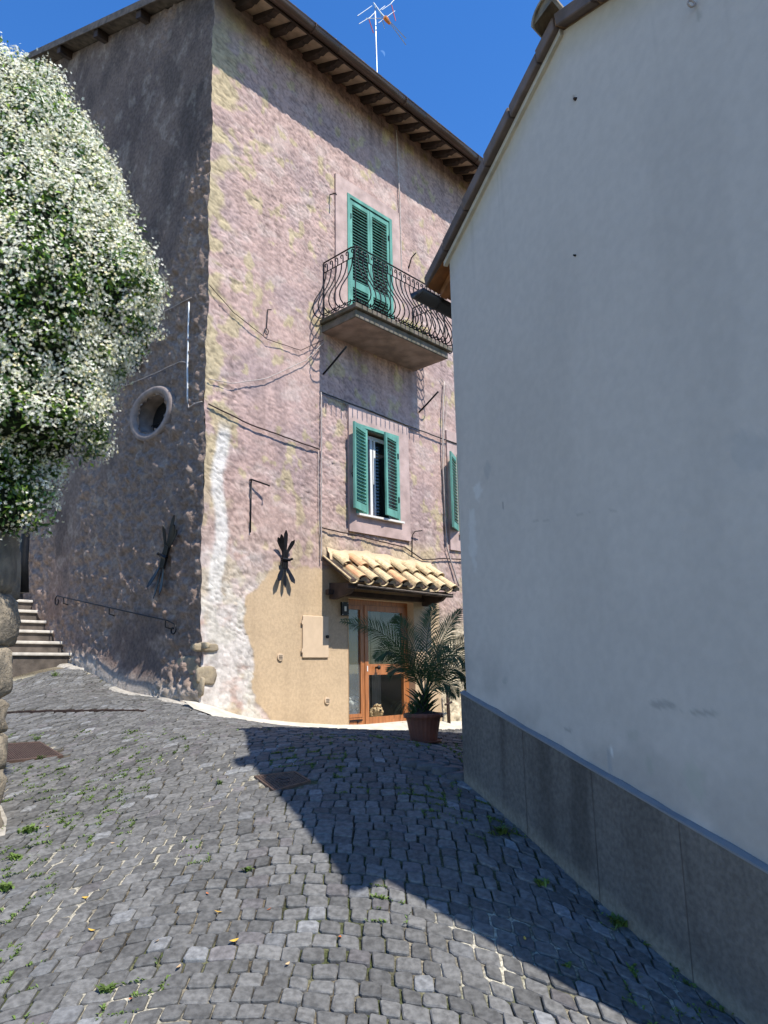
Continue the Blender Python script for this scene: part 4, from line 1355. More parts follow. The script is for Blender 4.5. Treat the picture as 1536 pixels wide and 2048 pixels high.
uu = axis((UN, 0, .018)); vv = np.linspace(0, 1, 300)
UU, VV = np.meshgrid(uu, vv, indexing='ij')
zlow = lambda u: -.195 + .262 * u              # top of the plinth
ZW = zlow(UU) - .02 + (wtop(UU) - zlow(UU) + .02) * VV
dw = .006 * (fbm(UU * 1.2, ZW * 1.2, 90, 3) - .5) + .0015 * (fbm(UU * 9, ZW * 9, 91, 2) - .5)
st1 = sst(.55, .75, fbm(UU * 1.5, ZW * .5, 92, 4)) * .06
dirt = sst(.7, 0, ZW - zlow(UU)) * sst(.35, .65, fbm(UU * 2.5, ZW * 3, 93, 4)) * .18
cw = np.array([.52, .465, .405]) * (1 - st1 - dirt)[..., None]
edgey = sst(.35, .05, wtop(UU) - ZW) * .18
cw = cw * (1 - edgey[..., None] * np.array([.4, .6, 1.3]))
cl = sst(.14, .0, -UU) * .10 * sst(.4, .6, fbm(UU * 8, ZW * 4, 94, 3))
cw = cw * (1 - cl[..., None])


def blotch(u0, z0, ru, rz_, k, c, j=.35):
    global cw
    d = np.hypot((UU - u0) / ru, (ZW - z0) / rz_) + j * (fbm(UU * 20, ZW * 20, 95, 3) - .5) * 2
    m = sst(1, .6, d) * k
    cw = cw + (np.array(c) - cw) * m[..., None]


def wpx(x, y):
    d = ray(x, y); p_ = WA - [0, 0, Z0]; q_ = d * (np.dot(p_, wn) / np.dot(d, wn)); return float(np.dot(q_ - p_, wd)), float(q_[2])


for (x, y, ru, rz_, k, c_) in [(955, 985, .07, .09, .5, (.62, .59, .54)), (945, 1075, .06, .30, .45, (.60, .57, .52)), (975, 940, .05, .07, .5, (.40, .37, .34)), (1218, 1520, .022, .075, .8, (.33, .32, .30)), (1222, 1500, .012, .05, .9, (.62, .6, .55)),
                               (1330, 1410, .10, .02, .5, (.30, .28, .25)), (1398, 1425, .10, .012, .5, (.30, .28, .25)), (1500, 900, .12, .10, .35, (.40, .38, .35)), (1005, 1010, .008, .05, .7, (.28, .26, .24)), (1010, 1360, .04, .03, .4, (.36, .34, .30)),
                               (1135, 1460, .05, .012, .5, (.30, .28, .25)), (1300, 1530, .03, .06, .3, (.34, .35, .28)), (1390, 1560, .07, .10, .3, (.38, .38, .30)), (1148, 198, .02, .03, .6, (.30, .24, .18)), (1395, 22, .02, .06, .5, (.36, .33, .28)), (1270, 1470, .05, .04, .3, (.38, .36, .3))]:
    u_, z_ = wpx(x, y); blotch(u_, z_, ru * 1.15, rz_ * 1.15, min(1, k * 1.35), c_, .6)
hair = np.abs(ZW - (wpx(1100, 1040)[1] + .10 * (UU - wpx(1100, 1040)[0]) + .03 * (fbm(UU * 6, UU * 0, 333, 3) - .5))) < .004
cw = np.where((hair & (UU < wpx(1050, 1030)[0]) & (UU > wpx(1250, 1060)[0]))[..., None], cw * .85, cw)
drip = sst(.66, .80, fbm(UU * 16, ZW * .35, 334, 3)) * sst(1.2, .0, wtop(UU) - ZW) * .10
cw = cw * (1 - drip[..., None])
gridmesh('wall', W(UU, dw, ZW), 'white_paint', wb, col=cw, flip=False)
EV = np.array([sin(AZ_F), cos(AZ_F), 0.])      # the eaves run back parallel to the lane
LEN = 7.


def WB(u, q_, z):
    return W(u, 0., z) + EV * q_


b = MB()
b.quad(WB(0, 0, -2.), WB(0, LEN, -2.), WB(0, LEN, float(wtop(0))), WB(0, 0, float(wtop(0))))
b.quad(WB(UN, 0, -2.5), WB(UN, 0, float(wtop(UN))), WB(UN, LEN, float(wtop(UN))), WB(UN, LEN, -2.5))
b.add([WB(UN, LEN, -2.5), WB(0, LEN, -2.), WB(0, LEN, float(wtop(0))), WB(UA, LEN, ZA), WB(UN, LEN, float(wtop(UN)))], [(0, 1, 2, 3, 4)])
b.build('side_wall', 'smooth_pink' if False else 'concrete', wb)
# plinth
up_ = axis((UN - .02, .035, .04)); VV2 = np.linspace(0, 1, 46)
UU, VV = np.meshgrid(up_, VV2, indexing='ij')
zt_ = zlow(UU); zb2 = np.full_like(UU, 0) + (-.95 + .29 * UU) - .6
ZP = zb2 + (zt_ - zb2) * VV
dp = .035 + .002 * (fbm(UU * 5, ZP * 5, 96, 3) - .5)
f = fbm(UU * 3, ZP * 1.0, 97, 4); f2 = fbm(UU * 14, ZP * 14, 98, 3)
cp = np.array([.128, .115, .10]) * (.75 + .5 * f)[..., None] * (.85 + .3 * f2)[..., None]
stp = sst(.58, .75, fbm(UU * 7, ZP * .4, 99, 3))
cp = cp * (1 - .3 * stp[..., None])
gl = gz(*[W(UU, dp, 0. * UU)[..., k] for k in (0, 1)]) - Z0
foot = sst(.12 + .05 * fbm(UU * 6, UU * 0, 100, 2), .02, ZP - gl)
cp = cp + (np.array([.24, .21, .16]) - cp) * (foot * .8)[..., None]
gridmesh('plinth', W(UU, dp, ZP), 'plinth', wb, col=cp)
b = MB(); V = []
for u0 in np.linspace(UN - .02, .035, 30):
    wv_ = .003 * sin(u0 * 9) + .002 * sin(u0 * 23); V += [W(u0, -.0, zlow(u0) + .018 + wv_), W(u0, .012, zlow(u0) + .016 + wv_), W(u0, .039, zlow(u0) + .005), W(u0, .040, zlow(u0) - .006), W(u0, .03, zlow(u0) - .008)]
b.add(V, [(5 * i + j, 5 * i + 5 + j, 5 * i + 6 + j, 5 * i + 1 + j) for i in range(29) for j in range(4)])
b.build('plinth_cap', 'white_paint', wb, col=np.full((150, 3), .20))
b = MB(); b.quad(WB(.035, 0, -2.) + wn * .035, WB(.035, 6, -2.) + wn * .035, WB(.035, 6, -.19) + wn * .035, WB(.035, 0, -.19) + wn * .035); b.build('plinth_return', 'grey_concrete', wb)
for u0 in (-.86, -1.60, -2.3, -3.15):          # joints between the plinth slabs
    b = MB(); b.add([W(u0, .0372, -2.4), W(u0 + .005, .0372, -2.4), W(u0 + .005, .0372, zlow(u0) - .012), W(u0, .0372, zlow(u0) - .012)], [(0, 1, 2, 3)])
    b.build('joint', 'riser', wb)


def WR(u, n, h=0.):                            # on top of the gable, roof underside
    return W(u, n, float(wtop(u)) + h)


UE = .36; VG = .08
rb = MB()
for (a, c1) in [(UE, UA), (UA, UN - .36)]:
    P = [WR(a, VG - .02, .0), WR(c1, VG - .02, .0), WR(c1, 0) + EV * (LEN + .3), WR(a, 0) + EV * (LEN + .3)]
    rb.hexa([p + np.array([0, 0, .035]) for p in P] + [p + np.array([0, 0, .09]) for p in P])
wr = rb.build('roof', 'tile', wb)
# verge tiles, one by one
L1 = .43
for side in (0, 1):
    u0 = UE if side == 0 else UA - .02
    end = UA if side == 0 else UN - .36
    k = 0
    while u0 > end + .02:
        u1 = max(u0 - L1 * cos(atan(GS)), end)
        b = MB(); o_ = .006 * (k % 2)
        jt = R.uniform(-.006, .006)
        lo, hi = (.002, .105)
        P = [WR(u0, VG + o_ + jt, lo), WR(u1 + .012, VG + o_ + jt, lo), WR(u1 + .012, -.05, lo + .03), WR(u0, -.05, lo + .03), WR(u0, VG + o_ + jt + .012, hi), WR(u1 + .012, VG + o_ + jt, hi + .012), WR(u1 + .012, -.10, hi + .012), WR(u0, -.10, hi)]
        b.hexa(P); ob = b.build('verge_tile', 'verge', wr); md = ob.modifiers.new('b', 'BEVEL'); md.width = .008; md.segments = 1
        u0 = u1; k += 1
b = MB(); P = [WR(UE - .3, .03, -.03), WR(UA, .03, -.02), WR(UA, -.01, -.02), WR(UE - .3, -.01, -.03)]
b.hexa([p + np.array([0, 0, -.02]) for p in P] + [p + np.array([0, 0, .03]) for p in P]); b.build('verge_mortar', 'concrete', wr)
b = MB()
coppo(b, WR(UA, VG + .10, .10), EV, np.array([0, 0, 1.]), wd, .5, .14, .14, 10, .02)
rt = b.build('ridge_tile', 'stone', wr)
b = MB(); p = WR(UA, VG + .08, .11); b.add([p + wd * (-cos(pi * j / 8)) * .118 + np.array([0, 0, 1.]) * sin(pi * j / 8) * .09 for j in range(9)], [tuple(range(9))]); b.build('mortar_plug', 'stone', wr)
for k in range(1, 5):
    b = MB(); coppo(b, WR(UA, 0, .10) + EV * (.25 + .42 * k - .2), EV, np.array([0, 0, 1.]), wd, .5, .13, .14, 8, .02); b.build('ridge_tile', 'tile', wr)
# eave: boards, rafters, gutter
P = [WR(.0, .0, -.0) + EV * -.02, WR(UE, .06, .0), WR(UE, .06, .0) + EV * LEN, WR(.0, 0, 0) + EV * LEN]
b = MB(); b.hexa([p + np.array([0, 0, .008]) for p in P] + [p + np.array([0, 0, .032]) for p in P]); b.build('eave_boards', 'orange_wood', wr)
for k in range(9):
    q_ = .10 + .55 * k
    b = MB(); P = [WR(-.02, 0, -.09) + EV * q_, WR(UE - .03, 0, -.07) + EV * q_, WR(UE - .03, 0, -.07) + EV * (q_ + .09), WR(-.02, 0, -.09) + EV * (q_ + .09)]
    b.hexa(P + [p + np.array([0, 0, .095 if i_ in (0, 3) else .075]) for i_, p in enumerate(P)]); b.build('rafter', 'orange_wood', wr)
gp0 = WR(UE + .07, .10, -.01) + np.array([0, 0, .0])
gx = np.array([EV[1], -EV[0], 0.]) * -1.0       # away from the wall
V = []
ng = 14
for c_i, q_ in enumerate((-.05, LEN)):
    for j in range(ng + 1):
        a = pi + pi * j / ng
        V.append(gp0 + EV * q_ + gx * .085 * cos(a) + np.array([0, 0, .085 * sin(a) + .02]))
b = MB(); b.add(V, [(j, j + 1, ng + 2 + j, ng + 1 + j) for j in range(ng)])
b.add([gp0 + EV * -.05 + gx * .085 * cos(pi + pi * j / ng) + np.array([0, 0, .085 * sin(pi + pi * j / ng) + .02]) for j in range(ng + 1)], [tuple(range(ng + 1))])
gt = b.build('gutter', 'dark_gutter', wb, smooth=True)
md = gt.modifiers.new('s', 'SOLIDIFY'); md.thickness = .005
b = MB(); b.tube([gp0 + EV * .22 + gx * .09 * cos(a) + np.array([0, 0, .092 * sin(a) + .02]) for a in np.linspace(pi, 2 * pi, 12)], .007, 5); b.build('gutter_clip', 'dark_gutter', gt)
# iron eye and small marks
e_ = at(1393, 6, 1.); dd = ray(1393, 8); p0 = (WA - [0, 0, Z0]); pe = dd * (np.dot(p0, wn) / np.dot(dd, wn)) + [0, 0, Z0]
b = MB(); b.tube([pe + wn * (.012 + .02 * (1 - cos(a))) + np.array([0, 0, .022 * sin(a)]) + wd * .015 * sin(a * .5) for a in np.linspace(0, 2 * pi, 12)], .006, 6)
simple('wall_eye', 'small round iron eye bolt high on the white wall', 'bolt', b, 'cable')
for (x, y, r_, nm, lb, mm) in [(1152, 198, .014, 'rusty_bolt', 'small rusty bolt stub in the white wall near the roof edge', 'rust'), (1151, 511, .008, 'nail', 'tiny dark nail in the middle of the white wall', 'iron')]:
    dd = ray(x, y); pe = dd * (np.dot(p0, wn) / np.dot(dd, wn)) + [0, 0, Z0]
    b = MB(); b.tube([pe, pe + wn * .02], [r_, r_ * .6], 7); simple(nm, lb, 'bolt', b, mm)

# ================================================================== STEPS
stp_root = thing('stone_steps', 'short flight of stone steps with pale treads climbing along the shaded wall', 'steps', Lw(4.5, 1.0, .1))
tz = [(3.54, .385), (3.89, .587), (4.26, .79), (4.60, .98), (4.90, 1.18), (5.21, 1.39), (5.66, 1.61)]
for i, (t_, z) in enumerate(tz):
    b = MB()
    P = [Lw(t_, .0, z - .05), Lw(t_, 2.3, z - .05), Lw(t_ + .5, 2.3, z - .05), Lw(t_ + .5, .0, z - .05)]
    off = R.uniform(-.01, .01)
    b.hexa([p for p in P] + [p + np.array([0, 0, .05 + off * .3]) for p in P])
    o = b.build('tread', 'travertine', stp_root); md = o.modifiers.new('b', 'BEVEL'); md.width = .012; md.segments = 2
    b = MB(); P = [Lw(t_ + .04, .0, z - .5), Lw(t_ + .04, 2.3, z - .5), Lw(t_ + 1.0, 2.3, z - .5), Lw(t_ + 1.0, .0, z - .5)]
    b.hexa(P + [p + np.array([0, 0, .45]) for p in P]); b.build('riser', 'riser', stp_root)


def rock(name, c, r, m, parent, seed, sub=3, ns=.22, **kw):
    import bmesh
    bm = bmesh.new(); bmesh.ops.create_icosphere(bm, subdivisions=sub, radius=1)
    V = np.array([v.co[:] for v in bm.verts]); F = [tuple(v.index for v in f_.verts) for f_ in bm.faces]; bm.free()
    V = np.sign(V) * np.abs(V) ** .5; V = V / np.maximum(1, np.abs(V).sum(1, keepdims=True) / 2.35)
    nz_ = fbm(V[:, 0] * 1.6 + seed, V[:, 1] * 1.6 + V[:, 2] * 2.1, seed, 3) - .5
    n2 = fbm(V[:, 0] * 5 + seed, V[:, 1] * 4 + V[:, 2] * 5, seed + 4, 3) - .5
    V = V * (1 + ns * 2 * nz_ + .22 * n2)[:, None] * np.asarray(r) + np.asarray(c)
    b = MB(); b.add(V, F)
    return b.build(name, m, parent, smooth=True, **kw)


for i_, (c_, ra, rz_, fr_) in enumerate(QU):
    ax_ = fd if fr_ is H else ld
    nx_ = fn if fr_ is H else ln
    o_q = rock('quoin', (0, 0, 0), (ra, .03, rz_), 'quoin_stone', house, 31 + i_, 3, .14)
    for v_ in o_q.data.vertices:
        w_ = np.array(v_.co) + origin_of(house)
        p_ = c_ + ax_ * w_[0] + nx_ * w_[1] + np.array([0, 0, w_[2]])
        v_.co = p_ - origin_of(house)
for i_, KS in enumerate(KERB):
    rock('kerb_stone', KS + np.array([0, .04, .005]), (.125, .085, .05), 'kerb_basalt', cob_root, 60 + i_, 3, .1)
g0 = gp(60, 1328)
rock('boulder', gp(45, 1331) + np.array([0, 0, .08]), (.14, .2, .13), 'stone', None, 5, label='rough grey boulder at the foot of the stone steps', cat='boulder', base=gp(45, 1331))
rock('boulder', gp(12, 1330) + np.array([0, .3, .25]), (.3, .3, .35), 'stone', None, 9, label='large dark boulder at the left end of the lowest step', cat='boulder', base=gp(12, 1330))

# ================================================================== LEFT STONE WALL AND GATE POST
lw_ = thing('rubble_wall', 'rough rubble stone wall at the left edge under the flowering bush', 'wall', at(-60, 1700, 5.4))
edges = [(1035, 1182, 40), (1182, 1288, 34), (1290, 1400, 22), (1402, 1478, 8), (1478, 1560, 14), (1560, 1640, 4), (1640, 1720, -4)]
sd_ = 1
for (y0, y1, xr) in edges:
    F_ = 5.3
    zc = (at(0, y0, F_)[2] + at(0, y1, F_)[2]) / 2; hz = abs(at(0, y0, F_)[2] - at(0, y1, F_)[2]) / 2
    xr_ = at(xr, (y0 + y1) / 2, F_)[0]
    x_ = xr_
    for k in range(4):
        rx = R.uniform(.16, .26)
        for dpt in range(2):
            fb_ = F_ + .25 + .42 * dpt; rock('stone', (x_ * (fb_ - .2) / F_ - rx - .17, fb_ + R.uniform(-.03, .03), zc), (rx * 1.0, .25, hz * 1.12), 'stone', lw_, sd_, 3, .16); sd_ += 3
        x_ -= rx * 1.96
b = MB()
b.hexa([np.array([-5, 5.5, .3]), at(-90, 1600, 5.5), at(-110, 1600, 6.0), np.array([-5, 6.0, .3]), np.array([-5, 5.5, 2.9]), np.array([at(-60, 1060, 5.5)[0], 5.5, 2.9]), np.array([at(-70, 1060, 6.)[0], 6.0, 2.9]), np.array([-5, 6.0, 2.9])])
b.build('wall_core', 'stone', lw_)
p = gp(25, 1660); b = MB()
V = []; q5 = [gp(-60, 1610), gp(2, 1612), gp(14, 1640), gp(10, 1672), gp(-60, 1690)]
b.add([v + np.array([0, 0, .006]) for v in q5] + [v - np.array([0, 0, .03]) for v in q5], [(0, 4, 3, 2, 1), (0, 1, 6, 5), (1, 2, 7, 6), (2, 3, 8, 7), (3, 4, 9, 8)]); b.build('kerb', 'old_mortar', None, kind='structure')
b = MB(); b.tube([at(46, 1185, 9.), at(47, 1120, 9.), at(52, 1060, 9.), at(54, 1000, 9.), at(54, 960, 9.)], [.07, .06, .05, .035, .03], 8)
simple('gatepost', 'dark leaning iron downpipe standing between the rubble wall and the shaded house wall', 'pipe', b, 'iron')  # dark post built for the dark strip beside the rubble wall

# ================================================================== FLOWERING BUSH
bush = thing('jasmine_bush', 'huge jasmine bush covered in small white star flowers spilling over the rubble wall', 'bush', at(-60, 1060, 5.6))
out = [(95, 5), (112, 70), (130, 118), (165, 140), (200, 160), (250, 188), (310, 238), (390, 268), (450, 300), (540, 320), (600, 325), (650, 308), (700, 272), (745, 238), (800, 226), (850, 230), (880, 200), (900, 130), (940, 110), (1000, 92), (1040, 78), (1060, 10)]
FB = 5.25
zo = np.array([at(x, y, FB)[2] for y, x in out]); xo = np.array([at(x, y, FB)[0] for y, x in out])
o_ = np.argsort(zo); zo = zo[o_]; xo = xo[o_]
XB = -3.35; ZLO, ZHI = zo[0], zo[-1] + .25


def brad(z):
    r = np.interp(z, zo, xo) - XB - .07
    r = np.where(z > zo[-1], (np.interp(zo[-1], zo, xo) - XB - .07) * np.sqrt(np.clip((ZHI - z) / (ZHI - zo[-1]), 0, 1)), r)
    return np.maximum(r, .02)


NS = 60000
zz = R.uniform(ZLO, ZHI, NS); th_ = R.uniform(-pi * .80, pi * .45, NS)
rx = brad(zz); keep = R.uniform(0, 1, NS) < rx / 2.0
zz = zz[keep]; th_ = th_[keep]; rx = rx[keep]
lump = fbm(th_ * 3.2 + 7, zz * 2.2, 200, 3) - .5
lump2 = fbm(th_ * 9, zz * 6, 201, 2) - .5


def surf(z, th, dr=0.):
    l1 = fbm(th * 3.2 + 7, z * 2.2, 200, 3) - .5
    l2 = fbm(th * 9, z * 6, 201, 2) - .5
    r = brad(z) + .36 * l1 - .07 + .18 * l2 + dr * np.clip(brad(z) / .8, .2, 1.6)
    return np.stack([XB + r * np.cos(th), FB + .1 + r * .62 * np.sin(th), z], -1)


tg = np.linspace(-pi, pi, 120); zg = np.linspace(ZLO - .02, ZHI, 120)
TG, ZG = np.meshgrid(tg, zg, indexing='ij')
ZG = np.minimum(ZG, ZHI - .25)
core = gridmesh('dark_core', surf(ZG, TG, -.17), 'bushcore', bush)  # dark core mesh inside the bush, keeps it from being see-through
core['kind'] = 'stuff'
P0 = surf(zz, th_)
eps = 1e-3
Nn = np.cross(surf(zz, th_ + eps) - P0, surf(zz + eps, th_) - P0); Nn /= np.linalg.norm(Nn, axis=1)[:, None] + 1e-9
sgn = np.sign(Nn[:, 0] * np.cos(th_) + Nn[:, 1] * np.sin(th_)); sgn[sgn == 0] = 1
Nn *= sgn[:, None]
toward = np.sum(Nn * -(P0 - [0, 0, Z0]) / np.linalg.norm(P0, axis=1)[:, None], 1)
kp = toward > -.45
P0, Nn, zz, th_ = P0[kp], Nn[kp], zz[kp], th_[kp]


def frames(N, spin, tilt):
    k = len(N)
    N = N + R.normal(0, tilt, (k, 3)); N /= np.linalg.norm(N, axis=1)[:, None]
    ref = np.tile([0, 0, 1.], (k, 1)); U = np.cross(ref, N); U /= np.linalg.norm(U, axis=1)[:, None] + 1e-9
    Vv = np.cross(N, U); c, s = np.cos(spin)[:, None], np.sin(spin)[:, None]
    return U * c + Vv * s, -U * s + Vv * c, N


def scatter(name, tmpl, faces, P, N, scale, tilt, col, m, parent, kind='stuff'):
    U, Vv, N2 = frames(N, R.uniform(0, 2 * pi, len(P)), tilt)
    t = np.array(tmpl)
    V = P[:, None, :] + scale[:, None, None] * (t[None, :, 0:1] * U[:, None] + t[None, :, 1:2] * Vv[:, None] + t[None, :, 2:3] * N2[:, None])
    k = len(t); off = (np.arange(len(P)) * k)
    fa = np.array(faces); nf = fa.shape[1]
    A = (fa[None] + off[:, None, None]).reshape(-1, nf)
    me = bpy.data.meshes.new(name); org = origin_of(parent)
    VV_ = V.reshape(-1, 3) - org
    me.vertices.add(len(VV_)); me.vertices.foreach_set('co', VV_.astype(np.float32).ravel())
    me.loops.add(A.size); me.loops.foreach_set('vertex_index', A.astype(np.int32).ravel())
    me.polygons.add(len(A)); me.polygons.foreach_set('loop_start', np.arange(0, A.size, nf, dtype=np.int32)); me.polygons.foreach_set('loop_total', np.full(len(A), nf, np.int32))
    me.update(calc_edges=True)
    c = me.color_attributes.new('Col', 'FLOAT_COLOR', 'POINT')
    cc = np.repeat(col, k, 0); c.data.foreach_set('color', np.c_[cc, np.ones(len(cc))].astype(np.float32).ravel())
    me.materials.append(MATS[m]); o = bpy.data.objects.new(name, me); COL.objects.link(o)
    if parent is not None: o.parent = parent
    if kind: o['kind'] = kind
    return o


# leaves
nl = 30000
ix = R.randint(0, len(P0), nl)
PL = P0[ix] + R.normal(0, .02, (nl, 3)) - Nn[ix] * R.uniform(-.03, .14, nl)[:, None]
leaf_t = [(0, -.5, 0), (.2, -.1, .05), (0, .55, -.04), (-.2, -.1, .05), (0, 0, -.01)]
leaf_f = [(0, 1, 4), (1, 2, 4), (2, 3, 4), (3, 0, 4)]
g = R.uniform(0, 1, nl); depth = np.sum((PL - P0[ix]) * Nn[ix], 1)
young = (R.uniform(0, 1, nl) < .22)[:, None]
cl_ = np.where(young, np.array([.26, .40, .05]), np.array([.055, .12, .02])) * (.7 + .6 * g)[:, None]
scatter('leaves', leaf_t, leaf_f, PL, Nn[ix] + [0, 0, .35], R.uniform(.035, .065, nl), .55, cl_, 'jleaf', bush)
# flowers in clusters
ncl = 12500
ic = R.randint(0, len(P0), ncl)
dens = fbm(th_[ic] * 2.6, zz[ic] * 1.7, 210, 3)
low_ = sst(ZLO + .2, ZLO + 1.6, zz[ic])
ok = R.uniform(0, 1, ncl) < np.clip(.30 + .75 * low_ * sst(.30, .52, dens), 0, 1)
ic = ic[ok]
kf = R.randint(3, 10, len(ic)); fi = np.repeat(ic, kf)
PF = P0[fi] + np.repeat(R.normal(0, .01, (len(ic), 3)), kf, 0) + R.normal(0, .032, (len(fi), 3)) + Nn[fi] * R.uniform(.0, .045, len(fi))[:, None]
ft = [(0, 0, 0)]; ff = []
for k in range(5):
    a = 2 * pi * k / 5
    ft += [(.42 * cos(a - .28), .42 * sin(a - .28), .03), (1.0 * cos(a + .05), 1.0 * sin(a + .05), .10), (.62 * cos(a + .42), .62 * sin(a + .42), .02)]
    ff.append((0, 1 + 3 * k, 2 + 3 * k, 3 + 3 * k))
cf_ = np.array([.90, .86, .68]) * R.uniform(.8, 1.1, (len(fi), 1)) * np.where(R.uniform(0, 1, (len(fi), 1)) < .15, np.array([[1.0, .92, .62]]), np.array([[1., 1., 1.]]))
scatter('flowers', ft, ff, PF, Nn[fi] + [0, -.1, .15], R.uniform(.011, .0175, len(fi)), .5, np.clip(cf_, 0, .85), 'petal', bush)

# ================================================================== POTTED PALM
PB = at(848, 1487, 8.3); PB[2] = float(gz(PB[0], PB[1])) + .0
palm = thing('potted_palm', 'date palm in a ribbed terracotta coloured pot standing on the shaded cobbles', 'potted plant', PB)


def lathe(b, c, prof, k=40, rib=None):
    V = []; m = len(prof)
    for j in range(k):
        a = 2 * pi * j / k
        for i, (r, z) in enumerate(prof):
            rr = r * (1 + (rib * (1 if j % 2 else 0) if rib and 1 < i < m - 4 else 0))
            V.append(c + np.array([rr * cos(a), rr * sin(a), z]))
    F = []
    for j in range(k):
        for i in range(m - 1):
            F.append((j * m + i, ((j + 1) % k) * m + i, ((j + 1) % k) * m + i + 1, j * m + i + 1))
    b.add(V, F)


b = MB(); lathe(b, PB, [(.0, .02), (.135, .02), (.14, .03), (.15, .08), (.165, .16), (.178, .235), (.185, .262), (.208, .262), (.213, .275), (.213, .300), (.205, .31), (.185, .305), (.18, .27), (0, .27)], 48, .022); b.build('pot', 'pot', palm, smooth=False)
b = MB(); lathe(b, PB, [(0, .0), (.165, .0), (.19, .012), (.195, .028), (.185, .03), (.17, .02), (0, .018)]); b.build('saucer', 'pot', palm, smooth=True)
rock('soil', PB + np.array([.03, 0, .28]), (.14, .14, .05), 'soil', palm, 4, 2, .2)
CR = PB + np.array([.015, 0, .50])
b = MB(); b.tube([PB + np.array([0, 0, .27]), PB + np.array([.005, 0, .38]), CR], [.075, .065, .03], 10); b.build('trunk', 'soil', palm)
for i in range(34):
    a = i * 2.4; z = .30 + .20 * i / 34
    p = PB + np.array([.05 * cos(a), .05 * sin(a), z]); d = np.array([cos(a), sin(a), .9])
    b = MB(); L_ = .10 + .05 * R.rand(); b.tube([p, p + d * L_ * .5, p + d * L_ + np.array([0, 0, -.02])], [.014, .009, .002], 5); b.build('leaf_base', 'palm', palm)


def pp(x, y, dF=0.): return at(x, y, PB[1] + dF)


fronds = [([(848, 1392), (835, 1340), (790, 1285), (740, 1252), (686, 1243)], [0, -.05, -.1, -.15, -.2]),
          ([(848, 1392), (826, 1345), (800, 1310), (775, 1300), (752, 1318)], [0, -.15, -.3, -.4, -.45]),
          ([(848, 1392), (838, 1330), (820, 1280), (803, 1250), (790, 1238)], [0, .1, .2, .3, .3]),
          ([(850, 1392), (850, 1330), (855, 1270), (862, 1235), (868, 1212)], [0, .1, .25, .3, .35]),
          ([(850, 1392), (860, 1340), (880, 1290), (900, 1250), (920, 1222)], [0, 0, .0, .05, .1]),
          ([(850, 1392), (868, 1350), (900, 1305), (935, 1280), (975, 1272)], [0, .05, .15, .2, .25]),
          ([(850, 1392), (870, 1355), (905, 1335), (930, 1350), (945, 1390)], [0, -.05, -.08, -.1, -.1]),
          ([(850, 1392), (862, 1345), (890, 1312), (918, 1310), (940, 1335)], [0, -.15, -.3, -.4, -.45]),
          ([(850, 1392), (856, 1345), (866, 1315), (880, 1300), (896, 1298)], [0, .2, .45, .6, .7]),
          ([(848, 1392), (836, 1360), (815, 1338), (795, 1335), (778, 1345)], [0, .1, .25, .35, .4]),
          ([(848, 1395), (866, 1372), (884, 1362), (900, 1368), (912, 1392)], [0, -.1, -.2, -.28, -.3])]
for pts, dFs in fronds:
    P = np.array([pp(x, y, d) for (x, y), d in zip(pts, dFs)])
    tq = np.linspace(0, 1, len(P)); n_ = 40; tf = np.linspace(0, 1, n_)
    Pc = np.stack([np.interp(tf, tq, P[:, k]) for k in range(3)], 1)
    for _ in range(6): Pc[1:-1] = (Pc[:-2] + Pc[2:] + 2 * Pc[1:-1]) / 4
    b = MB(); b.tube(Pc, np.linspace(.009, .002, n_), 5)
    tw_ = np.array([R.uniform(-.4, .4), -1.0, R.uniform(.3, .8)])
    T = np.gradient(Pc, axis=0); T /= np.linalg.norm(T, axis=1)[:, None]
    for i in range(6, n_):
        for sg in (-1, 1):
            for sub in (0, .5):
                if i + sub >= n_: continue
                t_ = (i + sub) / n_
                o_ = Pc[i] + T[i] * sub * .02
                sidev = np.cross(T[i], tw_); sidev /= np.linalg.norm(sidev) + 1e-9
                upv = np.cross(sidev, T[i])
                L_ = (.23 * sin(pi * min(1, .18 + t_ * .80)) + .02) * R.uniform(.85, 1.1)
                d = T[i] * (.62 + .5 * t_) + sidev * sg * (.85 + .1 * R.rand()) + upv * R.uniform(-.15, .35)
                d = d / np.linalg.norm(d)
                wv = np.cross(d, upv + R.normal(0, .3, 3)); wv /= np.linalg.norm(wv) + 1e-9
                tip = o_ + d * L_ + np.array([0, 0, -.12 * L_]); mid_ = o_ + d * L_ * .45 + np.array([0, 0, .01])
                b.add([o_ - wv * .002, mid_ - wv * .0046, tip, mid_ + wv * .0046, o_ + wv * .002], [(0, 1, 2, 3, 4)])
    b.build('frond', 'palm', palm)
for i in range(26):
    a = R.uniform(pi * .55, pi * 1.5); o_ = PB + np.array([-.10, -.05, .29]) + R.normal(0, .02, 3) * [1, 1, 0]
    L_ = R.uniform(.18, .32); d = np.array([cos(a), sin(a) * .8, 0])
    P = [o_ + d * L_ * t_ + np.array([0, 0, .16 * sin(pi * t_ * .8) * L_ / .25 - .14 * t_ ** 2]) for t_ in np.linspace(0, 1, 8)]
    b = MB(); wv = np.array([-d[1], d[0], 0]); V = []
    for k, p in enumerate(P):
        w_ = .006 * (1 - (k / 7) ** 2) + .0008; V += [p - wv * w_, p + wv * w_]
    b.add(V, [(2 * k, 2 * k + 1, 2 * k + 3, 2 * k + 2) for k in range(7)]); b.build('grass_leaf', 'palm', palm)

b = MB(); b.tube([H(5.20, .12, -1.05), H(5.19, .12, -.62), H(5.17, .12, -.34)], [.035, .035, .022], 6); b.tube([H(5.10, .12, -.62), H(5.30, .12, -.58)], .02, 6)
simple('iron_post', 'short rusty iron post against the crumbling wall right of the palm', 'post', b, 'rust')

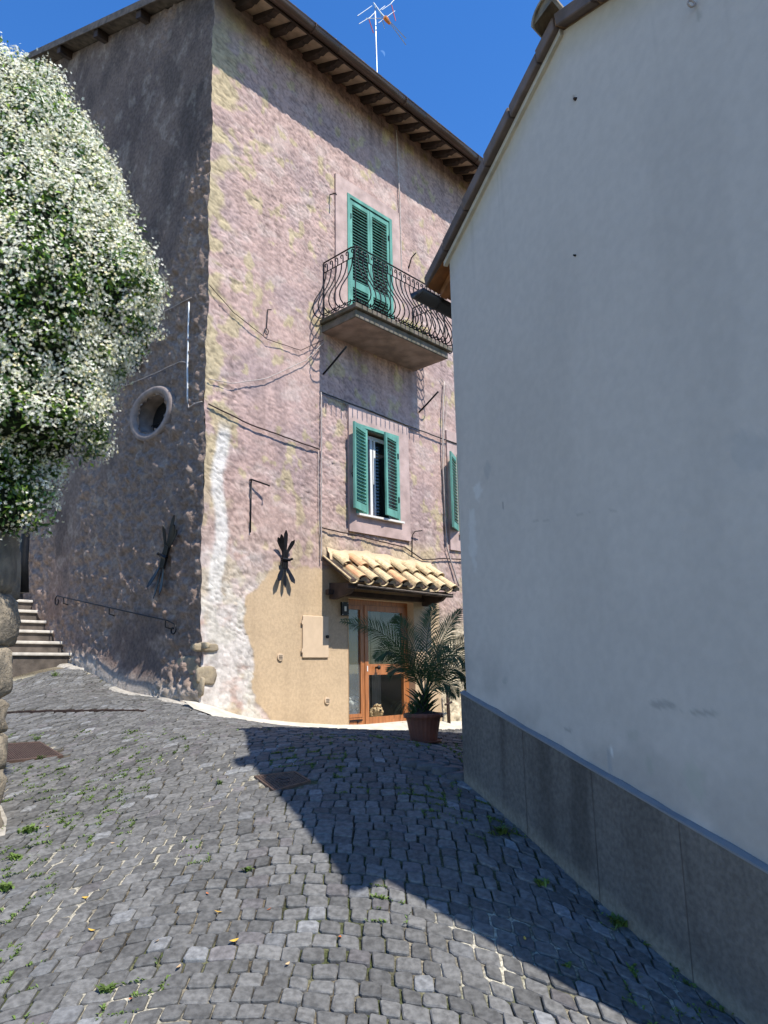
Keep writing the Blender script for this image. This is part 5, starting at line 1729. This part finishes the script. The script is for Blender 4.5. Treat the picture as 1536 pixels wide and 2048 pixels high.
# flower box on the balcony
e = thing('balcony_planter', 'terracotta planter with yellow flowers on the balcony floor', 'planter', H(4.0, .55, 5.99))
b = MB(); b.box(H, 3.55, 4.25, .52, .68, 5.99, 6.10); b.build('trough', 'pot', e)
Pq = np.array([H(R.uniform(3.55, 4.3), R.uniform(.5, .72), R.uniform(6.1, 6.26)) for _ in range(420)])
scatter('foliage', leaf_t, leaf_f, Pq, np.tile([0, -.3, 1.], (420, 1)), R.uniform(.03, .05, 420), .8, np.array([[.08, .16, .03]]) * R.uniform(.6, 1.4, (420, 1)), 'jleaf', e)
Pq = np.array([H(R.uniform(3.5, 4.3), R.uniform(.55, .78), R.uniform(6.12, 6.3)) for _ in range(220)])
scatter('flowers', ft, ff, Pq, np.tile([.2, -.6, .7], (220, 1)), R.uniform(.014, .022, 220), .6, np.array([[.75, .66, .16]]) * R.uniform(.8, 1.05, (220, 1)), 'petal', e)


# ================================================================== DOGS
def dog(c, yaw, label, m, sc=1., seed=0):
    e = thing('dog', label, 'dog', c)
    Rz = Matrix.Rotation(yaw, 3, 'Z')

    def w(p): return np.array(c) + np.array(Rz @ (Vector(p) * sc))
    nodes = [((0, .30, .20), .11), ((0, .12, .21), .115), ((0, .02, .26), .09), ((0, -.03, .33), .088), ((0, -.055, .40), .098), ((0, -.15, .365), .05), ((0, -.195, .355), .034),
             ((.085, -.02, .40), .04), ((.115, -.03, .32), .036), ((.11, -.04, .26), .02), ((-.085, -.02, .40), .04), ((-.115, -.03, .32), .036), ((-.11, -.04, .26), .02),
             ((.06, .0, .16), .045), ((.065, -.02, .05), .032), ((.065, -.07, .02), .03), ((-.06, .0, .16), .045), ((-.065, -.02, .05), .032), ((-.065, -.07, .02), .03),
             ((.09, .34, .10), .06), ((.10, .30, .03), .035), ((.10, .22, .02), .03), ((-.09, .34, .10), .06), ((-.10, .30, .03), .035), ((-.10, .22, .02), .03), ((0, .42, .26), .03), ((0, .46, .36), .02)]
    ed = [(0, 1), (1, 2), (2, 3), (3, 4), (4, 5), (5, 6), (4, 7), (7, 8), (8, 9), (4, 10), (10, 11), (11, 12), (1, 13), (13, 14), (14, 15), (1, 16), (16, 17), (17, 18), (0, 19), (19, 20), (20, 21), (0, 22), (22, 23), (23, 24), (0, 25), (25, 26)]
    me = bpy.data.meshes.new('body'); me.from_pydata([tuple(w(p) - np.array(c)) for p, _ in nodes], ed, []); me.materials.append(MATS[m])
    o = bpy.data.objects.new('body', me); COL.objects.link(o); o.parent = e
    sk_ = o.modifiers.new('skin', 'SKIN'); sk_.use_smooth_shade = True
    for i, (_, r) in enumerate(nodes):
        me.skin_vertices[0].data[i].radius = (r * sc, r * sc); me.skin_vertices[0].data[i].use_root = (i == 0)
    ss = o.modifiers.new('sub', 'SUBSURF'); ss.levels = 3; ss.render_levels = 3
    tx = bpy.data.textures.new('curl', 'CLOUDS'); tx.noise_scale = .022; tx.noise_depth = 2
    dm = o.modifiers.new('fur', 'DISPLACE'); dm.texture = tx; dm.strength = .05 * sc; dm.mid_level = .45; dm.texture_coords = 'LOCAL'
    bm_ = MB(); P = w((0, -.232, .375)); bm_.tube([w((0, -.21, .372)), w((0, -.245, .372))], [.024 * sc, .014 * sc], 8); bm_.build('nose', 'nose', e, smooth=True)
    for sx_ in (-.038, .038):
        bm_ = MB(); bm_.tube([w((sx_, -.12, .42)), w((sx_, -.148, .417))], [.014 * sc, .008 * sc], 8); bm_.build('eye', 'nose', e, smooth=True)
    bm_ = MB(); bm_.tube([w((-.02, -.215, .335)), w((0, -.222, .33)), w((.02, -.215, .335))], .004 * sc, 5); bm_.build('mouth', 'nose', e)
    # topknot and ear curls
    K_ = []
    for i in range(26):
        a = R.uniform(0, 2 * pi); rr_ = R.uniform(0, .085)
        K_.append((rr_ * cos(a), -.055 + rr_ * sin(a) * .8, .475 - rr_ * .35 + R.uniform(-.01, .01)))
    bm_ = MB()
    for p in K_:
        q = np.array(w(p)); rr_ = .024 * sc
        V = []; F = []
        for i_ in range(5):
            for j_ in range(6):
                a, bb_ = pi * i_ / 4, 2 * pi * j_ / 6
                V.append(q + rr_ * np.array([sin(a) * cos(bb_), sin(a) * sin(bb_), cos(a)]))
        for i_ in range(4):
            for j_ in range(6):
                F.append((i_ * 6 + j_, i_ * 6 + (j_ + 1) % 6, (i_ + 1) * 6 + (j_ + 1) % 6, (i_ + 1) * 6 + j_))
        bm_.add(V, F)
    bm_.build('hair', m, e, smooth=True)
    return e


yaw_d = math.atan2(fn[1], fn[0]) + pi / 2
dog(H(3.93, -.50, TZ + .02 - .14), yaw_d - .35, 'curly cream dog looking out through the lower pane of the wooden glazed door', 'dog_cream', .88, 1)
dog(H(3.27, -.42, TZ + .02 - .02), yaw_d - .2, 'fluffy white dog sitting behind the hazy narrow side pane', 'dog_white', .95, 2)

# ================================================================== WEEDS AND FALLEN LEAVES
def tuft(c, n, h, spread, parent_name=None, label=None, wide=False):
    b = MB()
    for i in range(n):
        a = R.uniform(0, 2 * pi); o_ = np.array(c) + np.array([R.normal(0, spread * .35), R.normal(0, spread * .35), -.005])
        d = np.array([cos(a), sin(a), 0]); L_ = h * R.uniform(.5, 1.1); wv = np.array([-d[1], d[0], 0]); w_ = .0035 if not wide else .009
        p1 = o_ + d * L_ * .35 + [0, 0, L_ * .6]; p2 = o_ + d * L_ * .9 + [0, 0, L_ * R.uniform(.5, .9)]
        b.add([o_ - wv * w_ * .5, p1 - wv * w_, p2, p1 + wv * w_, o_ + wv * w_ * .5], [(0, 1, 2, 3, 4)])
    return b


big = [(60, 1665, 60, .07, .12, 'leafy dark green weed patch by the pale kerb at the left edge', True), (30, 1718, 40, .05, .10, 'low yellowish weed clump at the left edge below the kerb', True), (110, 1352, 50, .10, .13, 'bright grass tuft on the lane below the stone steps', False),
       (440, 1570, 24, .07, .05, 'upright seeding weed in the sunlit cobbles left of the manhole cover', False), (493, 1745, 26, .05, .04, 'bushy green weed growing between cobbles in mid lane', True), (1000, 1668, 50, .08, .12, 'shaded weed clump near the plinth of the white building', True),
       (1085, 1770, 30, .05, .08, 'small shaded weed between cobbles in the building shadow', True), (1240, 1850, 50, .07, .12, 'large shaded weed at the foot of the grey plinth', True), (760, 1478, 44, .06, .07, 'dark grass patch on the cobbles in front of the glazed door', False),
       (215, 1985, 30, .05, .05, 'yellow green weed in the wide joint near the bottom left', True), (1135, 1935, 16, .04, .03, 'tiny sunlit weed right at the curved shadow edge', True), (10, 1780, 40, .06, .08, 'weed clump cut off by the left edge of the picture', True), (925, 1478, 30, .07, .08, 'dark weed against the corner of the white building by the palm', False),
       (80, 1518, 24, .06, .08, 'grass tuft just below the barred drain grate', False), (72, 1480, 24, .06, .08, 'grass tuft just above the barred drain grate', False)]
for (x, y, n_, h_, sp, lb, wd_) in big:
    c = gp(x, y)
    tuft(c, n_, h_, sp * .6, wide=wd_).build('weed', 'weed', None, label=lb, cat='weed', base=c, group='weeds in the cobble joints')
small = MB()
cnt = 0
rr_ = random.Random(5)
for k in range(20000):
    if cnt > 620: break
    st = stones[rr_.randrange(len(stones))]
    if st[1] > 8.5 or st[6] < 1500 and rr_.random() < .6: continue
    y_ = st[1] - st[3] / 2 * rr_.choice([1, -1]); x_ = st[0]
    dn_ = float(fbm(np.float64(x_ * 1.3 + 4), np.float64(y_ * 1.3), 300, 2))
    if dn_ < .47: continue
    along = rr_.random() < .6
    n_ = rr_.randint(6, 26); sl_ = -float(sag(np.float64(x_ + .02)) - sag(np.float64(x_ - .02))) / .04
    for q_ in range(n_):
        dx_ = rr_.uniform(-.055, .055) * st[2] / .12; 
        if along: px_, py_ = x_ + dx_, y_ + sl_ * dx_ + rr_.gauss(0, .004)
        else: px_, py_ = x_ + st[2] / 2 + rr_.gauss(0, .005), st[1] + rr_.uniform(-.05, .05)
        py_ += .012 * sin(px_ * 5.3 + st[4] * 3.1) + .008 * sin(px_ * 13.1 + st[4] * 7.)
        a = rr_.uniform(0, 2 * pi); L_ = rr_.uniform(.010, .031); d = np.array([cos(a), sin(a), 0]); wv = np.array([-d[1], d[0], 0]); w_ = L_ * .22
        o_ = np.array([px_, py_, float(gz(px_, py_)) - .004]); p1 = o_ + d * L_ * .45 + [0, 0, L_ * .55]; p2 = o_ + d * L_ + [0, 0, L_ * rr_.uniform(.3, .9)]
        small.add([o_, p1 - wv * w_, p2, p1 + wv * w_], [(0, 1, 2, 3)])
    cnt += 1
small.build('ground_cover', 'weed', None, kind='stuff')

LG = 'dry leaves scattered on the cobbles'
for (x, y, m, L_, lb) in [(437, 1830, 'dryleaf', .05, 'broad yellow fallen leaf in mid lane'), (468, 1888, 'dryleaf', .055, 'pointed orange fallen leaf propped in a joint'), (538, 1823, 'dryleaf_red', .03, 'small red fallen leaf right of the yellow one'),
                         (680, 1880, 'dryleaf_red', .04, 'orange fallen leaf nearest the pale cobble'), (183, 1866, 'dryleaf', .045, 'yellow fallen leaf left of mid lane'), (357, 1939, 'dryleaf_tan', .05, 'curled tan fallen leaf near the bottom'), (313, 1888, 'dryleaf_tan', .035, 'dark edged brown fallen leaf in a joint'),
                         (90, 1905, 'dryleaf', .035, 'small yellow leaf near the bottom left weeds'), (262, 2005, 'dryleaf_red', .04, 'red brown leaf in the pale mortar joint at the bottom'), (575, 1935, 'dryleaf_tan', .035, 'tan leaf fragment in a joint at bottom centre'), (95, 1657, 'dryleaf', .03, 'pale yellow leaf beside the kerb weeds'), (170, 1801, 'dryleaf', .04, 'orange yellow leaf at the left middle of the lane'),
                         (225, 1690, 'dryleaf_tan', .03, 'pale tan leaf on the left cobbles'), (415, 1792, 'dryleaf_red', .03, 'small brown leaf in a joint above the yellow leaf'), (1050, 1882, 'dryleaf', .03, 'yellow leaf inside the shadow near its curved edge')]:
    c = gp(x, y) + np.array([0, 0, .012]); a = R.uniform(0, 2 * pi); b = MB(); V = []
    U = np.array([cos(a), sin(a), R.uniform(-.1, .35)]); Wv = np.array([-sin(a), cos(a), R.uniform(-.2, .4)])
    for t_ in np.linspace(-1, 1, 7):
        w_ = .42 * (1 - abs(t_) ** 1.8) * L_ * .5 + .0005
        cu = .12 * L_ * t_ * t_
        for sg in (-1, 0, 1): V.append(c + U * L_ * .5 * t_ + Wv * w_ * sg + np.array([0, 0, cu + (.12 * w_ if sg else 0)]))
    b.add(V, [(3 * i + j, 3 * i + 3 + j, 3 * i + 4 + j, 3 * i + 1 + j) for i in range(6) for j in range(2)])
    b.build('fallen_leaf', m, None, label=lb, cat='leaf', group=LG, base=c)
print('stones', len(stones))
